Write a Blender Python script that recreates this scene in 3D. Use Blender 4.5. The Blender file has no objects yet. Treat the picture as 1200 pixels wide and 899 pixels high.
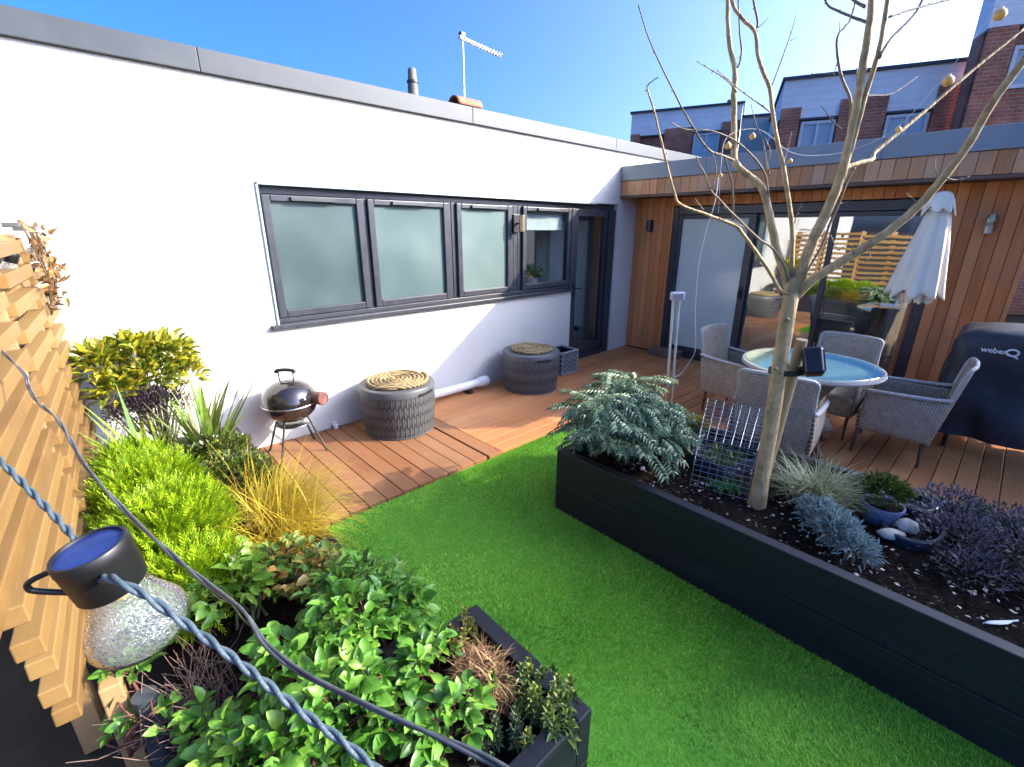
import bpy, math, random
import numpy as np
from mathutils import Vector, Matrix
random.seed(7); RNG = np.random.default_rng(7)
PI = math.pi
sc = bpy.context.scene
COL = sc.collection

# ---------------------------------------------------------------- camera
F_PX, YAW, PITCH, ROLL = 539.5, math.radians(47.166), math.radians(18.518), math.radians(0.119)
CAM = np.array([0.0, -4.06, 1.767])
FWD = np.array([math.cos(PITCH)*math.cos(YAW), math.cos(PITCH)*math.sin(YAW), -math.sin(PITCH)])
_r = np.array([math.sin(YAW), -math.cos(YAW), 0.0]); _u = np.cross(_r, FWD)
RGT = math.cos(ROLL)*_r + math.sin(ROLL)*_u
UPV = -math.sin(ROLL)*_r + math.cos(ROLL)*_u

def ray(px, py): return FWD + RGT*((px-600)/F_PX) - UPV*((py-449.5)/F_PX)
def at(px, py, depth): return CAM + ray(px, py)*depth                 # a surveyed point at a given distance
def onz(px, py, z): d = ray(px, py); return CAM + d*((z-CAM[2])/d[2])
HDIR = np.array([math.cos(YAW), math.sin(YAW), 0.0])
def onh(px, py, hd): d = ray(px, py); return CAM + d*(hd/float(d@HDIR))   # on a vertical plane hd metres away

# ---------------------------------------------------------------- mesh helpers
class MB:
    def __init__(s): s.v = []; s.f = []; s.uv = {}
    def add(s, verts, faces):
        o = len(s.v); s.v.extend([tuple(map(float, p)) for p in verts])
        s.f.extend([tuple(i+o for i in f) for f in faces]); return s
    def box(s, c, size, rz=0.0, M=None):
        hx, hy, hz = size[0]/2, size[1]/2, size[2]/2
        P = [Vector((sx*hx, sy*hy, sz*hz)) for sz in (-1, 1) for sy in (-1, 1) for sx in (-1, 1)]
        if M is not None: P = [M @ p for p in P]
        elif rz: R = Matrix.Rotation(rz, 3, 'Z'); P = [R @ p for p in P]
        P = [p + Vector(c) for p in P]
        return s.add(P, [(0,2,3,1),(4,5,7,6),(0,1,5,4),(2,6,7,3),(0,4,6,2),(1,3,7,5)])
    def bx(s, x0, x1, y0, y1, z0, z1):
        return s.box(((x0+x1)/2, (y0+y1)/2, (z0+z1)/2), (abs(x1-x0), abs(y1-y0), abs(z1-z0)))
    def tube(s, pts, rad, n=8, caps=True, flat=1.0):
        pts = [Vector(p) for p in pts]; m = len(pts)
        if not hasattr(rad, '__len__'): rad = [rad]*m
        T = []
        for i in range(m):
            t = pts[min(i+1, m-1)] - pts[max(i-1, 0)]
            T.append(t.normalized() if t.length > 1e-9 else Vector((0,0,1)))
        up = Vector((0,0,1)) if abs(T[0].z) < .9 else Vector((1,0,0))
        N = (up - T[0]*up.dot(T[0])).normalized(); V = []; Fc = []
        for i in range(m):
            N = (N - T[i]*N.dot(T[i]))
            N = N.normalized() if N.length > 1e-6 else T[i].orthogonal().normalized()
            B = T[i].cross(N)
            for k in range(n):
                a = 2*PI*k/n
                V.append(pts[i] + (B*math.cos(a) + N*math.sin(a)*flat)*rad[i])
        for i in range(m-1):
            for k in range(n):
                a, b = i*n+k, i*n+(k+1) % n
                Fc.append((a, b, b+n, a+n))
        if caps: Fc.append(tuple(range(n-1, -1, -1))); Fc.append(tuple((m-1)*n+k for k in range(n)))
        return s.add(V, Fc)
    def lathe(s, prof, c=(0,0,0), n=32, M=None, caps=True):
        V = []; Fc = []; m = len(prof)
        for r, z in prof:
            for k in range(n):
                a = 2*PI*k/n; p = Vector((r*math.cos(a), r*math.sin(a), z))
                if M is not None: p = M @ p
                V.append(p + Vector(c))
        for i in range(m-1):
            for k in range(n):
                a, b = i*n+k, i*n+(k+1) % n; Fc.append((a, b, b+n, a+n))
        if caps: Fc.append(tuple(range(n-1, -1, -1))); Fc.append(tuple((m-1)*n+k for k in range(n)))
        return s.add(V, Fc)
    def grid(s, fn, nu, nv, uvs=(1,1), thick=None):
        V = [fn(i/nu, j/nv) for j in range(nv+1) for i in range(nu+1)]
        Fc = [(j*(nu+1)+i, j*(nu+1)+i+1, (j+1)*(nu+1)+i+1, (j+1)*(nu+1)+i) for j in range(nv) for i in range(nu)]
        o = len(s.v)
        for j in range(nv+1):
            for i in range(nu+1): s.uv[o+j*(nu+1)+i] = (i/nu*uvs[0], j/nv*uvs[1])
        return s.add(V, Fc)
    def prism(s, poly, d):
        n = len(poly); d = Vector(d); P = [Vector(p) for p in poly]
        return s.add(P+[p+d for p in P], [tuple(range(n-1, -1, -1)), tuple(range(n, 2*n))]+[(i, (i+1) % n, n+(i+1) % n, n+i) for i in range(n)])

def root_loc(o):
    while o.parent: o = o.parent
    return Vector(o.location)
def finish(name, me, mat, parent, smooth, local):
    if mat: me.materials.append(mat)
    o = bpy.data.objects.new(name, me); COL.objects.link(o)
    if parent is not None:
        o.parent = parent
        if not local:
            me.transform(Matrix.Translation(-root_loc(parent)))
    if smooth:
        me.polygons.foreach_set('use_smooth', [True]*len(me.polygons))
        if smooth != 'all': me.set_sharp_from_angle(angle=math.radians(38))
    me.update(); return o
def obj(name, mb, mat, parent=None, smooth=False, bevel=0, local=False, solid=0, seg=2):
    me = bpy.data.meshes.new(name); me.from_pydata(mb.v, [], mb.f)
    if mb.uv:
        ul = me.uv_layers.new(name='UVMap')
        for l in me.loops: ul.data[l.index].uv = mb.uv.get(l.vertex_index, (0, 0))
    o = finish(name, me, mat, parent, smooth, local)
    if solid: m = o.modifiers.new('Solidify', 'SOLIDIFY'); m.thickness = solid; m.offset = 0
    if bevel:
        m = o.modifiers.new('Bevel', 'BEVEL'); m.width = bevel; m.segments = seg; m.limit_method = 'ANGLE'; m.angle_limit = math.radians(40)
    return o
def np_obj(name, V, Fq, mat, parent=None, local=False, smooth=True):
    """V (n,3), Fq (m,4) or (m,3)"""
    V = np.asarray(V, np.float32); Fq = np.asarray(Fq, np.int32); k = Fq.shape[1]
    me = bpy.data.meshes.new(name)
    me.vertices.add(len(V)); me.vertices.foreach_set('co', V.ravel())
    me.loops.add(Fq.size); me.loops.foreach_set('vertex_index', Fq.ravel())
    me.polygons.add(len(Fq)); me.polygons.foreach_set('loop_start', np.arange(0, Fq.size, k, dtype=np.int32))
    me.polygons.foreach_set('loop_total', np.full(len(Fq), k, np.int32))
    me.update(calc_edges=True)
    return finish(name, me, mat, parent, 'all' if smooth else False, local)
def tag(o, label=None, cat=None, group=None, kind=None):
    if label: o['label'] = label
    if cat: o['category'] = cat
    if group: o['group'] = group
    if kind: o['kind'] = kind
    return o
def thing(name, label, cat, loc=(0,0,0), rz=0, group=None):
    o = bpy.data.objects.new(name, None); COL.objects.link(o); o.empty_display_size = .1
    o.location = loc; o.rotation_euler = (0, 0, rz)
    return tag(o, label, cat, group)
def kids(o): return [c for c in bpy.data.objects if c.parent == o]
def copy_tree(o, parent=None):
    c = o.copy(); COL.objects.link(c); c.parent = parent
    for ch in kids(o): copy_tree(ch, c)
    return c
def smooth_path(pts, n=6):
    P = [np.array(p, float) for p in pts]; P = [2*P[0]-P[1]]+P+[2*P[-1]-P[-2]]; out = []
    for i in range(1, len(P)-2):
        for k in range(n):
            t = k/n; a, b, c, d = P[i-1:i+3]
            out.append(.5*((2*b)+(-a+c)*t+(2*a-5*b+4*c-d)*t*t+(-a+3*b-3*c+d)*t**3))
    out.append(P[-2]); return out
def nrm(a): return a/np.maximum(np.linalg.norm(a, axis=-1, keepdims=True), 1e-9)

# leaf templates: stations (t, half width, lift)
def tpl(stations, fold=.0):
    V = []; F = []
    for t, w, l in stations: V += [(t, -w, l+fold*w), (t, 0, l), (t, w, l+fold*w)]
    for i in range(len(stations)-1):
        a = i*3; F += [(a, a+1, a+4, a+3), (a+1, a+2, a+5, a+4)]
    return np.array(V), np.array(F)
BROAD = tpl([(0,.03,0),(.15,.28,.03),(.4,.5,.03),(.7,.40,-.02),(.9,.2,-.08),(1,.02,-.13)], .35)
LANCE = tpl([(0,.04,0),(.3,.5,.03),(.65,.42,-.02),(1,.03,-.14)], .4)
SMALL = (np.array([(0,0,0),(.45,-.5,.06),(1,0,-.05),(.45,.5,.06)]), np.array([(0,1,2,3)]))
def leaves(name, P, D, U, L, W, mat, parent, T=LANCE, local=False):
    P = np.asarray(P); n = len(P); D = nrm(np.asarray(D)); S = nrm(np.cross(D, np.asarray(U)+1e-4)); N = np.cross(S, D)
    tv, tf = T; L = np.broadcast_to(L, n)[:, None, None]; W = np.broadcast_to(W, n)[:, None, None]
    V = P[:, None]+D[:, None]*L*tv[None, :, :1]+S[:, None]*W*tv[None, :, 1:2]+N[:, None]*L*tv[None, :, 2:3]
    Fq = tf[None]+(np.arange(n)*len(tv))[:, None, None]
    return np_obj(name, V.reshape(-1, 3), Fq.reshape(-1, tf.shape[1]), mat, parent, local)
def blade_arrays(B, head, Ln, lean, droop, W, S=5, flat=True):
    B = np.asarray(B); n = len(B); H = np.stack([np.cos(head), np.sin(head), 0*head], 1)
    side = np.stack([-np.sin(head), np.cos(head), 0*head], 1)
    p = B.copy(); rows = []
    for k in range(S):
        t = k/(S-1); w = W*(1-t**1.6)*.5+W*.03
        rows.append(p-side*w[:, None]); rows.append(p+side*w[:, None])
        th = lean+droop*(k+.5)/(S-1)
        p = p+(H*np.sin(th)[:, None]+np.array([0,0,1.0])*np.cos(th)[:, None])*(Ln/(S-1))[:, None]
    V = np.stack(rows, 1)
    f = np.array([(2*k, 2*k+1, 2*k+3, 2*k+2) for k in range(S-1)])
    Fq = f[None]+(np.arange(n)*2*S)[:, None, None]
    return V.reshape(-1, 3), Fq.reshape(-1, 4)
def blades(name, B, head, Ln, lean, droop, W, mat, parent, S=5):
    n = len(B); c = lambda a: np.broadcast_to(np.asarray(a, float), n)
    V, Fq = blade_arrays(B, c(head), c(Ln), c(lean), c(droop), c(W), S)
    return np_obj(name, V, Fq, mat, parent)
def U_(a, b, n): return RNG.uniform(a, b, n)
def sph(n):
    v = RNG.normal(size=(n, 3)); return nrm(v)

# ---------------------------------------------------------------- materials
def new_mat(name):
    m = bpy.data.materials.new(name); m.use_nodes = True; nt = m.node_tree
    return m, nt, nt.nodes['Principled BSDF'], nt.nodes['Material Output']
def nd(nt, t, **kw):
    n = nt.nodes.new(t)
    for k, v in kw.items():
        if k.startswith('i_'): n.inputs[k[2:].replace('_', ' ')].default_value = v
        else: setattr(n, k, v)
    return n
def c4(c): return (c[0], c[1], c[2], 1)
def ramp(nt, cols, pos=None):
    r = nt.nodes.new('ShaderNodeValToRGB'); e = r.color_ramp.elements
    while len(e) < len(cols): e.new(.5)
    for i, c in enumerate(cols):
        e[i].position = pos[i] if pos else i/max(1, len(cols)-1); e[i].color = c4(c)
    return r
def mat(name, c1, c2=None, rough=.6, metal=0, scale=8, detail=5, bump=0, bscale=60, spec=.5, stretch=(1,1,1), coat=0, rvar=.1, dirt=None):
    m, nt, b, out = new_mat(name); L = nt.links.new
    tc = nd(nt, 'ShaderNodeTexCoord'); mp = nd(nt, 'ShaderNodeMapping'); mp.inputs['Scale'].default_value = stretch
    L(tc.outputs['Object'], mp.inputs[0])
    n1 = nd(nt, 'ShaderNodeTexNoise', i_Scale=scale, i_Detail=detail, i_Roughness=.6); L(mp.outputs[0], n1.inputs[0])
    r = ramp(nt, [c1, c2 or tuple(x*.85 for x in c1)], [.35, .68]); L(n1.outputs[0], r.inputs[0])
    L(r.outputs[0], b.inputs['Base Color'])
    mr = nd(nt, 'ShaderNodeMapRange'); mr.inputs[3].default_value = max(.02, rough-rvar); mr.inputs[4].default_value = min(1, rough+rvar)
    L(n1.outputs[0], mr.inputs[0]); L(mr.outputs[0], b.inputs['Roughness'])
    b.inputs['Metallic'].default_value = metal; b.inputs['Specular IOR Level'].default_value = spec
    b.inputs['Coat Weight'].default_value = coat
    if bump:
        n2 = nd(nt, 'ShaderNodeTexNoise', i_Scale=bscale, i_Detail=4); L(mp.outputs[0], n2.inputs[0])
        bp = nd(nt, 'ShaderNodeBump', i_Strength=bump, i_Distance=.01); L(n2.outputs[0], bp.inputs['Height']); L(bp.outputs[0], b.inputs['Normal'])
    return m
def leaf_mat(name, cols, rough=.45, trans=.3, spec=.4):
    m, nt, b, out = new_mat(name); L = nt.links.new
    g = nd(nt, 'ShaderNodeNewGeometry'); r = ramp(nt, cols); L(g.outputs['Random Per Island'], r.inputs[0])
    tc = nd(nt, 'ShaderNodeTexCoord'); n = nd(nt, 'ShaderNodeTexNoise', i_Scale=45, i_Detail=3); L(tc.outputs['Object'], n.inputs[0])
    mx = nd(nt, 'ShaderNodeMix', data_type='RGBA', blend_type='MULTIPLY'); mx.inputs[0].default_value = 1
    r2 = ramp(nt, [(.72,.72,.72), (1.15,1.15,1.1)], [.3, .7]); L(n.outputs[0], r2.inputs[0])
    L(r.outputs[0], mx.inputs[6]); L(r2.outputs[0], mx.inputs[7])
    L(mx.outputs[2], b.inputs['Base Color']); b.inputs['Roughness'].default_value = rough; b.inputs['Specular IOR Level'].default_value = spec
    t = nd(nt, 'ShaderNodeBsdfTranslucent'); L(mx.outputs[2], t.inputs[0])
    s = nd(nt, 'ShaderNodeMixShader'); s.inputs[0].default_value = trans
    L(b.outputs[0], s.inputs[1]); L(t.outputs[0], s.inputs[2]); L(s.outputs[0], out.inputs[0]); return m
def wood(name, cols, axis=1, rough=.6, grain=1.0, groove=0, bump=.25, spec=.3, weather=None):
    """boards: tint by board (island), grain stretched along axis"""
    m, nt, b, out = new_mat(name); L = nt.links.new
    tc = nd(nt, 'ShaderNodeTexCoord'); g = nd(nt, 'ShaderNodeNewGeometry')
    ad = nd(nt, 'ShaderNodeVectorMath', operation='ADD'); sc_ = nd(nt, 'ShaderNodeVectorMath', operation='SCALE'); sc_.inputs[0].default_value = (17, 31, 23)
    L(g.outputs['Random Per Island'], sc_.inputs['Scale']); L(tc.outputs['Object'], ad.inputs[0]); L(sc_.outputs[0], ad.inputs[1])
    mp = nd(nt, 'ShaderNodeMapping'); s = [34*grain]*3; s[axis] = 2.2*grain; mp.inputs['Scale'].default_value = s
    L(ad.outputs[0], mp.inputs[0])
    n1 = nd(nt, 'ShaderNodeTexNoise', i_Scale=1.0, i_Detail=6, i_Roughness=.65, i_Distortion=.6); L(mp.outputs[0], n1.inputs[0])
    r = ramp(nt, cols); 
    a = nd(nt, 'ShaderNodeMath', operation='MULTIPLY_ADD'); a.inputs[1].default_value = .62; L(n1.outputs[0], a.inputs[0])
    q = nd(nt, 'ShaderNodeMath', operation='MULTIPLY_ADD'); q.inputs[1].default_value = .62; q.inputs[2].default_value = -.12
    L(g.outputs['Random Per Island'], q.inputs[0]); L(q.outputs[0], a.inputs[2]); L(a.outputs[0], r.inputs[0])
    col = r.outputs[0]
    n3 = nd(nt, 'ShaderNodeTexNoise', i_Scale=3.0, i_Detail=5); L(tc.outputs['Object'], n3.inputs[0])
    if weather:
        r3 = ramp(nt, [(0,0,0), (1,1,1)], [.45, .75]); L(n3.outputs[0], r3.inputs[0])
        mx = nd(nt, 'ShaderNodeMix', data_type='RGBA'); L(r3.outputs[0], mx.inputs[0]); L(col, mx.inputs[6]); mx.inputs[7].default_value = c4(weather); col = mx.outputs[2]
    L(col, b.inputs['Base Color']); b.inputs['Specular IOR Level'].default_value = spec
    mr = nd(nt, 'ShaderNodeMapRange'); mr.inputs[3].default_value = rough-.15; mr.inputs[4].default_value = rough+.15; L(n3.outputs[0], mr.inputs[0]); L(mr.outputs[0], b.inputs['Roughness'])
    bp = nd(nt, 'ShaderNodeBump', i_Strength=bump, i_Distance=.004); h = n1.outputs[0]
    if groove:
        w = nd(nt, 'ShaderNodeTexWave', i_Scale=groove, i_Distortion=0.0); w.bands_direction = 'X' if axis == 1 else 'Y'
        L(tc.outputs['Object'], w.inputs[0])
        ma = nd(nt, 'ShaderNodeMath', operation='MULTIPLY_ADD'); ma.inputs[1].default_value = .8; L(w.outputs['Fac'], ma.inputs[0]); L(n1.outputs[0], ma.inputs[2]); h = ma.outputs[0]
    L(h, bp.inputs['Height']); L(bp.outputs[0], b.inputs['Normal']); return m
def weave(name, c1, c2, cell=.012, strength=.8, rough=.55, vertical=False):
    """woven rattan on UVs measured in metres"""
    m, nt, b, out = new_mat(name); L = nt.links.new
    uv = nd(nt, 'ShaderNodeUVMap'); mp = nd(nt, 'ShaderNodeMapping'); mp.inputs['Scale'].default_value = (1/cell, 1/cell*(.22 if vertical else 1), 1); L(uv.outputs[0], mp.inputs[0])
    sx = nd(nt, 'ShaderNodeSeparateXYZ'); L(mp.outputs[0], sx.inputs[0])
    def ab(o, off):
        a = nd(nt, 'ShaderNodeMath', operation='MULTIPLY'); a.inputs[1].default_value = PI; L(o, a.inputs[0])
        s = nd(nt, 'ShaderNodeMath', operation='SINE'); L(a.outputs[0], s.inputs[0]); k = nd(nt, 'ShaderNodeMath', operation='ABSOLUTE'); L(s.outputs[0], k.inputs[0]); return k.outputs[0]
    ch = nd(nt, 'ShaderNodeTexChecker', i_Scale=1.0); L(mp.outputs[0], ch.inputs[0])
    mx = nd(nt, 'ShaderNodeMix'); L(ch.outputs['Fac'], mx.inputs[0]); L(ab(sx.outputs[0], 0), mx.inputs[2]); L(ab(sx.outputs[1], 0), mx.inputs[3])
    n = nd(nt, 'ShaderNodeTexNoise', i_Scale=25, i_Detail=4); tc = nd(nt, 'ShaderNodeTexCoord'); L(tc.outputs['Object'], n.inputs[0])
    r = ramp(nt, [tuple(x*.45 for x in c1), c1, c2], [.0, .45, 1])
    ma = nd(nt, 'ShaderNodeMath', operation='MULTIPLY'); L(mx.outputs[0], ma.inputs[0])
    m2 = nd(nt, 'ShaderNodeMath', operation='MULTIPLY_ADD'); m2.inputs[1].default_value = .8; m2.inputs[2].default_value = .55; L(n.outputs[0], m2.inputs[0]); L(m2.outputs[0], ma.inputs[1])
    L(ma.outputs[0], r.inputs[0]); L(r.outputs[0], b.inputs['Base Color']); b.inputs['Roughness'].default_value = rough
    bp = nd(nt, 'ShaderNodeBump', i_Strength=strength, i_Distance=.004); L(mx.outputs[0], bp.inputs['Height']); L(bp.outputs[0], b.inputs['Normal']); return m
def glass_pane(name, refl=.35, tint=(.85,.9,.9), rough=0.0, refl_tint=(1,1,1)):
    m, nt, b, out = new_mat(name); L = nt.links.new; nt.nodes.remove(b)
    t = nd(nt, 'ShaderNodeBsdfTransparent'); t.inputs[0].default_value = c4(tint)
    g = nd(nt, 'ShaderNodeBsdfGlossy'); g.inputs['Roughness'].default_value = rough; g.inputs[0].default_value = c4(refl_tint)
    ge = nd(nt, 'ShaderNodeNewGeometry'); io = nd(nt, 'ShaderNodeMath', operation='MULTIPLY_ADD'); io.inputs[1].default_value = -.8333; io.inputs[2].default_value = 1.5; L(ge.outputs['Backfacing'], io.inputs[0])
    fr = nd(nt, 'ShaderNodeFresnel'); L(io.outputs[0], fr.inputs[0])
    tc = nd(nt, 'ShaderNodeTexCoord'); n = nd(nt, 'ShaderNodeTexNoise', i_Scale=1.3, i_Detail=2); L(tc.outputs['Object'], n.inputs[0])
    bp = nd(nt, 'ShaderNodeBump', i_Strength=.05, i_Distance=.02); L(n.outputs[0], bp.inputs['Height']); L(bp.outputs[0], g.inputs['Normal'])
    a = nd(nt, 'ShaderNodeMath', operation='MULTIPLY_ADD', use_clamp=True); a.inputs[1].default_value = 1.6; a.inputs[2].default_value = refl; L(fr.outputs[0], a.inputs[0])
    s = nd(nt, 'ShaderNodeMixShader'); L(a.outputs[0], s.inputs[0]); L(t.outputs[0], s.inputs[1]); L(g.outputs[0], s.inputs[2]); L(s.outputs[0], out.inputs[0]); return m
def brick_mat(name, c1, c2, mortar):
    m, nt, b, out = new_mat(name); L = nt.links.new
    tc = nd(nt, 'ShaderNodeTexCoord'); sx = nd(nt, 'ShaderNodeSeparateXYZ'); L(tc.outputs['Object'], sx.inputs[0])
    a = nd(nt, 'ShaderNodeMath', operation='SUBTRACT'); L(sx.outputs[1], a.inputs[0]); L(sx.outputs[0], a.inputs[1])
    cb = nd(nt, 'ShaderNodeCombineXYZ'); L(a.outputs[0], cb.inputs[0]); L(sx.outputs[2], cb.inputs[1])
    bt = nd(nt, 'ShaderNodeTexBrick', i_Scale=1.0); bt.inputs['Color1'].default_value = c4(c1); bt.inputs['Color2'].default_value = c4(c2); bt.inputs['Mortar'].default_value = c4(mortar)
    bt.inputs['Brick Width'].default_value = .225; bt.inputs['Row Height'].default_value = .075; bt.inputs['Mortar Size'].default_value = .008
    L(cb.outputs[0], bt.inputs[0]); n = nd(nt, 'ShaderNodeTexNoise', i_Scale=2.5, i_Detail=5); L(tc.outputs['Object'], n.inputs[0])
    mx = nd(nt, 'ShaderNodeMix', data_type='RGBA', blend_type='MULTIPLY'); mx.inputs[0].default_value = 1
    r = ramp(nt, [(.6,.6,.6), (1.2,1.15,1.1)], [.3,.7]); L(n.outputs[0], r.inputs[0]); L(bt.outputs[0], mx.inputs[6]); L(r.outputs[0], mx.inputs[7]); L(mx.outputs[2], b.inputs['Base Color'])
    b.inputs['Roughness'].default_value = .9; return m

def turf_blades(cols, rough, trans, spec):
    m = leaf_mat('turf blades', cols, rough, trans, spec); nt = m.node_tree; L = nt.links.new
    src = [n for n in nt.nodes if n.type == 'MIX' and n.data_type == 'RGBA'][0]; tc = nd(nt, 'ShaderNodeTexCoord')
    n = nd(nt, 'ShaderNodeTexNoise', i_Scale=2.6, i_Detail=4, i_Distortion=.8); L(tc.outputs['Object'], n.inputs[0])
    r = ramp(nt, [(.66,.72,.70),(1,1,1),(1.30,1.16,1.2)], [.3,.5,.72]); L(n.outputs[0], r.inputs[0])
    mx = nd(nt, 'ShaderNodeMix', data_type='RGBA', blend_type='MULTIPLY'); mx.inputs[0].default_value = 1; L(src.outputs[2], mx.inputs[6]); L(r.outputs[0], mx.inputs[7])
    for nn in nt.nodes:
        if nn.type == 'BSDF_PRINCIPLED': L(mx.outputs[2], nn.inputs['Base Color'])
        if nn.type == 'BSDF_TRANSLUCENT': L(mx.outputs[2], nn.inputs[0])
    return m
M = {}
def render_wall():
    m, nt, b, out = new_mat('render'); L = nt.links.new
    tc = nd(nt, 'ShaderNodeTexCoord'); n = nd(nt, 'ShaderNodeTexNoise', i_Scale=1.2, i_Detail=6, i_Roughness=.6); L(tc.outputs['Object'], n.inputs[0])
    r = ramp(nt, [(.58,.555,.50), (.64,.615,.56)], [.35,.65]); L(n.outputs[0], r.inputs[0])
    mp = nd(nt, 'ShaderNodeMapping'); mp.inputs['Scale'].default_value = (3, 3, .5); L(tc.outputs['Object'], mp.inputs[0])
    n2 = nd(nt, 'ShaderNodeTexNoise', i_Scale=1.0, i_Detail=4); L(mp.outputs[0], n2.inputs[0]); r2 = ramp(nt, [(.965,.965,.96), (1,1,1)], [.3,.6]); L(n2.outputs[0], r2.inputs[0])
    mx = nd(nt, 'ShaderNodeMix', data_type='RGBA', blend_type='MULTIPLY'); mx.inputs[0].default_value = .7; L(r.outputs[0], mx.inputs[6]); L(r2.outputs[0], mx.inputs[7]); L(mx.outputs[2], b.inputs['Base Color'])
    b.inputs['Roughness'].default_value = .85; b.inputs['Specular IOR Level'].default_value = .2
    n3 = nd(nt, 'ShaderNodeTexNoise', i_Scale=140, i_Detail=3); L(tc.outputs['Object'], n3.inputs[0]); bp = nd(nt, 'ShaderNodeBump', i_Strength=.25, i_Distance=.004); L(n3.outputs[0], bp.inputs['Height']); L(bp.outputs[0], b.inputs['Normal']); return m
M['render'] = render_wall()
M['coping'] = mat('coping', (.032,.039,.045), (.050,.056,.060), .5, .0, 2.5, spec=.5, bump=.05, bscale=20)
M['coping2'] = mat('flashing', (.20,.235,.26), (.25,.285,.305), .5, 0, 2.5, spec=.4)
M['frame'] = mat('anthracite frame', (.030,.033,.042), (.042,.045,.055), .38, 0, 14, spec=.5)
M['trim'] = mat('reveal trim', (.30,.38,.37), (.36,.43,.42), .35, .2, 5)
M['black'] = mat('black plastic', (.012,.012,.013), (.02,.02,.02), .4, 0, 20)
M['white'] = mat('white plastic', (.74,.74,.72), (.66,.66,.64), .4, 0, 5)
M['deck_y'] = wood('deck boards', [(.13,.046,.018), (.225,.092,.038), (.28,.128,.057), (.32,.17,.083)], 1, .55, groove=36, weather=(.235,.115,.055))
M['deck_x'] = wood('deck boards across', [(.27,.095,.033), (.46,.185,.066), (.55,.235,.09), (.58,.29,.125)], 0, .5, groove=36, weather=(.44,.19,.08))
M['clad'] = wood('larch cladding', [(.32,.095,.028), (.58,.205,.062), (.68,.275,.095), (.64,.32,.14)], 2, .6, .8, weather=(.48,.215,.10))
M['fascia'] = wood('fascia boards', [(.24,.10,.045), (.52,.24,.095), (.60,.32,.16), (.52,.37,.25)], 2, .65, 1.2, weather=(.40,.27,.18))
M['batten'] = wood('fence battens', [(.10,.045,.013), (.18,.098,.030), (.23,.138,.045), (.265,.165,.058)], 1, .6, .7, bump=.4, weather=(.23,.13,.04))
M['post'] = wood('fence post', [(.30,.17,.07), (.45,.28,.13)], 2, .65)
def sleeper_mat():
    m, nt, b, out = new_mat('black stained sleeper'); L = nt.links.new
    tc = nd(nt, 'ShaderNodeTexCoord'); mp = nd(nt, 'ShaderNodeMapping'); mp.inputs['Scale'].default_value = (4, 1.6, 38); L(tc.outputs['Object'], mp.inputs[0])
    n = nd(nt, 'ShaderNodeTexNoise', i_Scale=1, i_Detail=7, i_Roughness=.7, i_Distortion=.4); L(mp.outputs[0], n.inputs[0])
    r = ramp(nt, [(.004,.004,.005),(.009,.009,.012),(.022,.021,.025)], [.3,.55,.75]); L(n.outputs[0], r.inputs[0])
    n2 = nd(nt, 'ShaderNodeTexNoise', i_Scale=5, i_Detail=8, i_Roughness=.75); L(tc.outputs['Object'], n2.inputs[0]); r2 = ramp(nt, [(0,0,0),(1,1,1)], [.60,.76]); L(n2.outputs[0], r2.inputs[0])
    mx = nd(nt, 'ShaderNodeMix', data_type='RGBA'); f = nd(nt, 'ShaderNodeMath', operation='MULTIPLY'); f.inputs[1].default_value = .6; L(r2.outputs[0], f.inputs[0]); L(f.outputs[0], mx.inputs[0]); L(r.outputs[0], mx.inputs[6]); mx.inputs[7].default_value = (.030,.026,.024,1); L(mx.outputs[2], b.inputs['Base Color'])
    mr = nd(nt, 'ShaderNodeMapRange'); mr.inputs[3].default_value = .38; mr.inputs[4].default_value = .8; L(n.outputs[0], mr.inputs[0]); L(mr.outputs[0], b.inputs['Roughness']); b.inputs['Specular IOR Level'].default_value = .45
    bp = nd(nt, 'ShaderNodeBump', i_Strength=.5, i_Distance=.004); L(n.outputs[0], bp.inputs['Height']); L(bp.outputs[0], b.inputs['Normal']); return m
M['sleeper'] = sleeper_mat()
M['soil'] = mat('soil', (.006,.004,.003), (.018,.012,.009), .95, 0, 25, bump=1.0, bscale=90, spec=.1)
M['earth'] = mat('earth', (.03,.025,.02), (.05,.042,.032), .95, 0, 3, bump=.4, spec=.1)
M['turf'] = mat('turf backing', (.07,.23,.02), (.11,.3,.03), .9, 0, 40, spec=.1)
M['blade'] = turf_blades( [(.10,.31,.022), (.17,.45,.035), (.26,.54,.05), (.38,.60,.09)], .55, .35, .3)
M['steel'] = mat('steel', (.55,.56,.57), (.45,.46,.47), .3, 1, 10)
M['galv'] = mat('galvanised wire', (.50,.51,.52), (.40,.41,.42), .4, .8, 30)
# ---------------------------------------------------------------- the setting
g = MB(); R_ = 400
g.add([(-R_,-R_,-.12),(R_,-R_,-.12),(R_,R_,-.12),(-R_,R_,-.12)], [(0,1,2,3)])
tag(obj('ground', g, M['earth']), kind='structure')
g = MB()
def lawn_z(x, y): return -.022+.006*math.sin(3.1*x+1.3*y)*math.sin(2.3*y)
XL0, XL1, YL0, YL1 = .55, 3.16, -7.0, -1.452
g.grid(lambda u, v: (XL0+(XL1-XL0)*u, YL0+(YL1-YL0)*v, lawn_z(XL0+(XL1-XL0)*u, YL0+(YL1-YL0)*v)), 40, 60)
tag(obj('lawn', g, M['turf'], smooth='all'), kind='structure')
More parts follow.
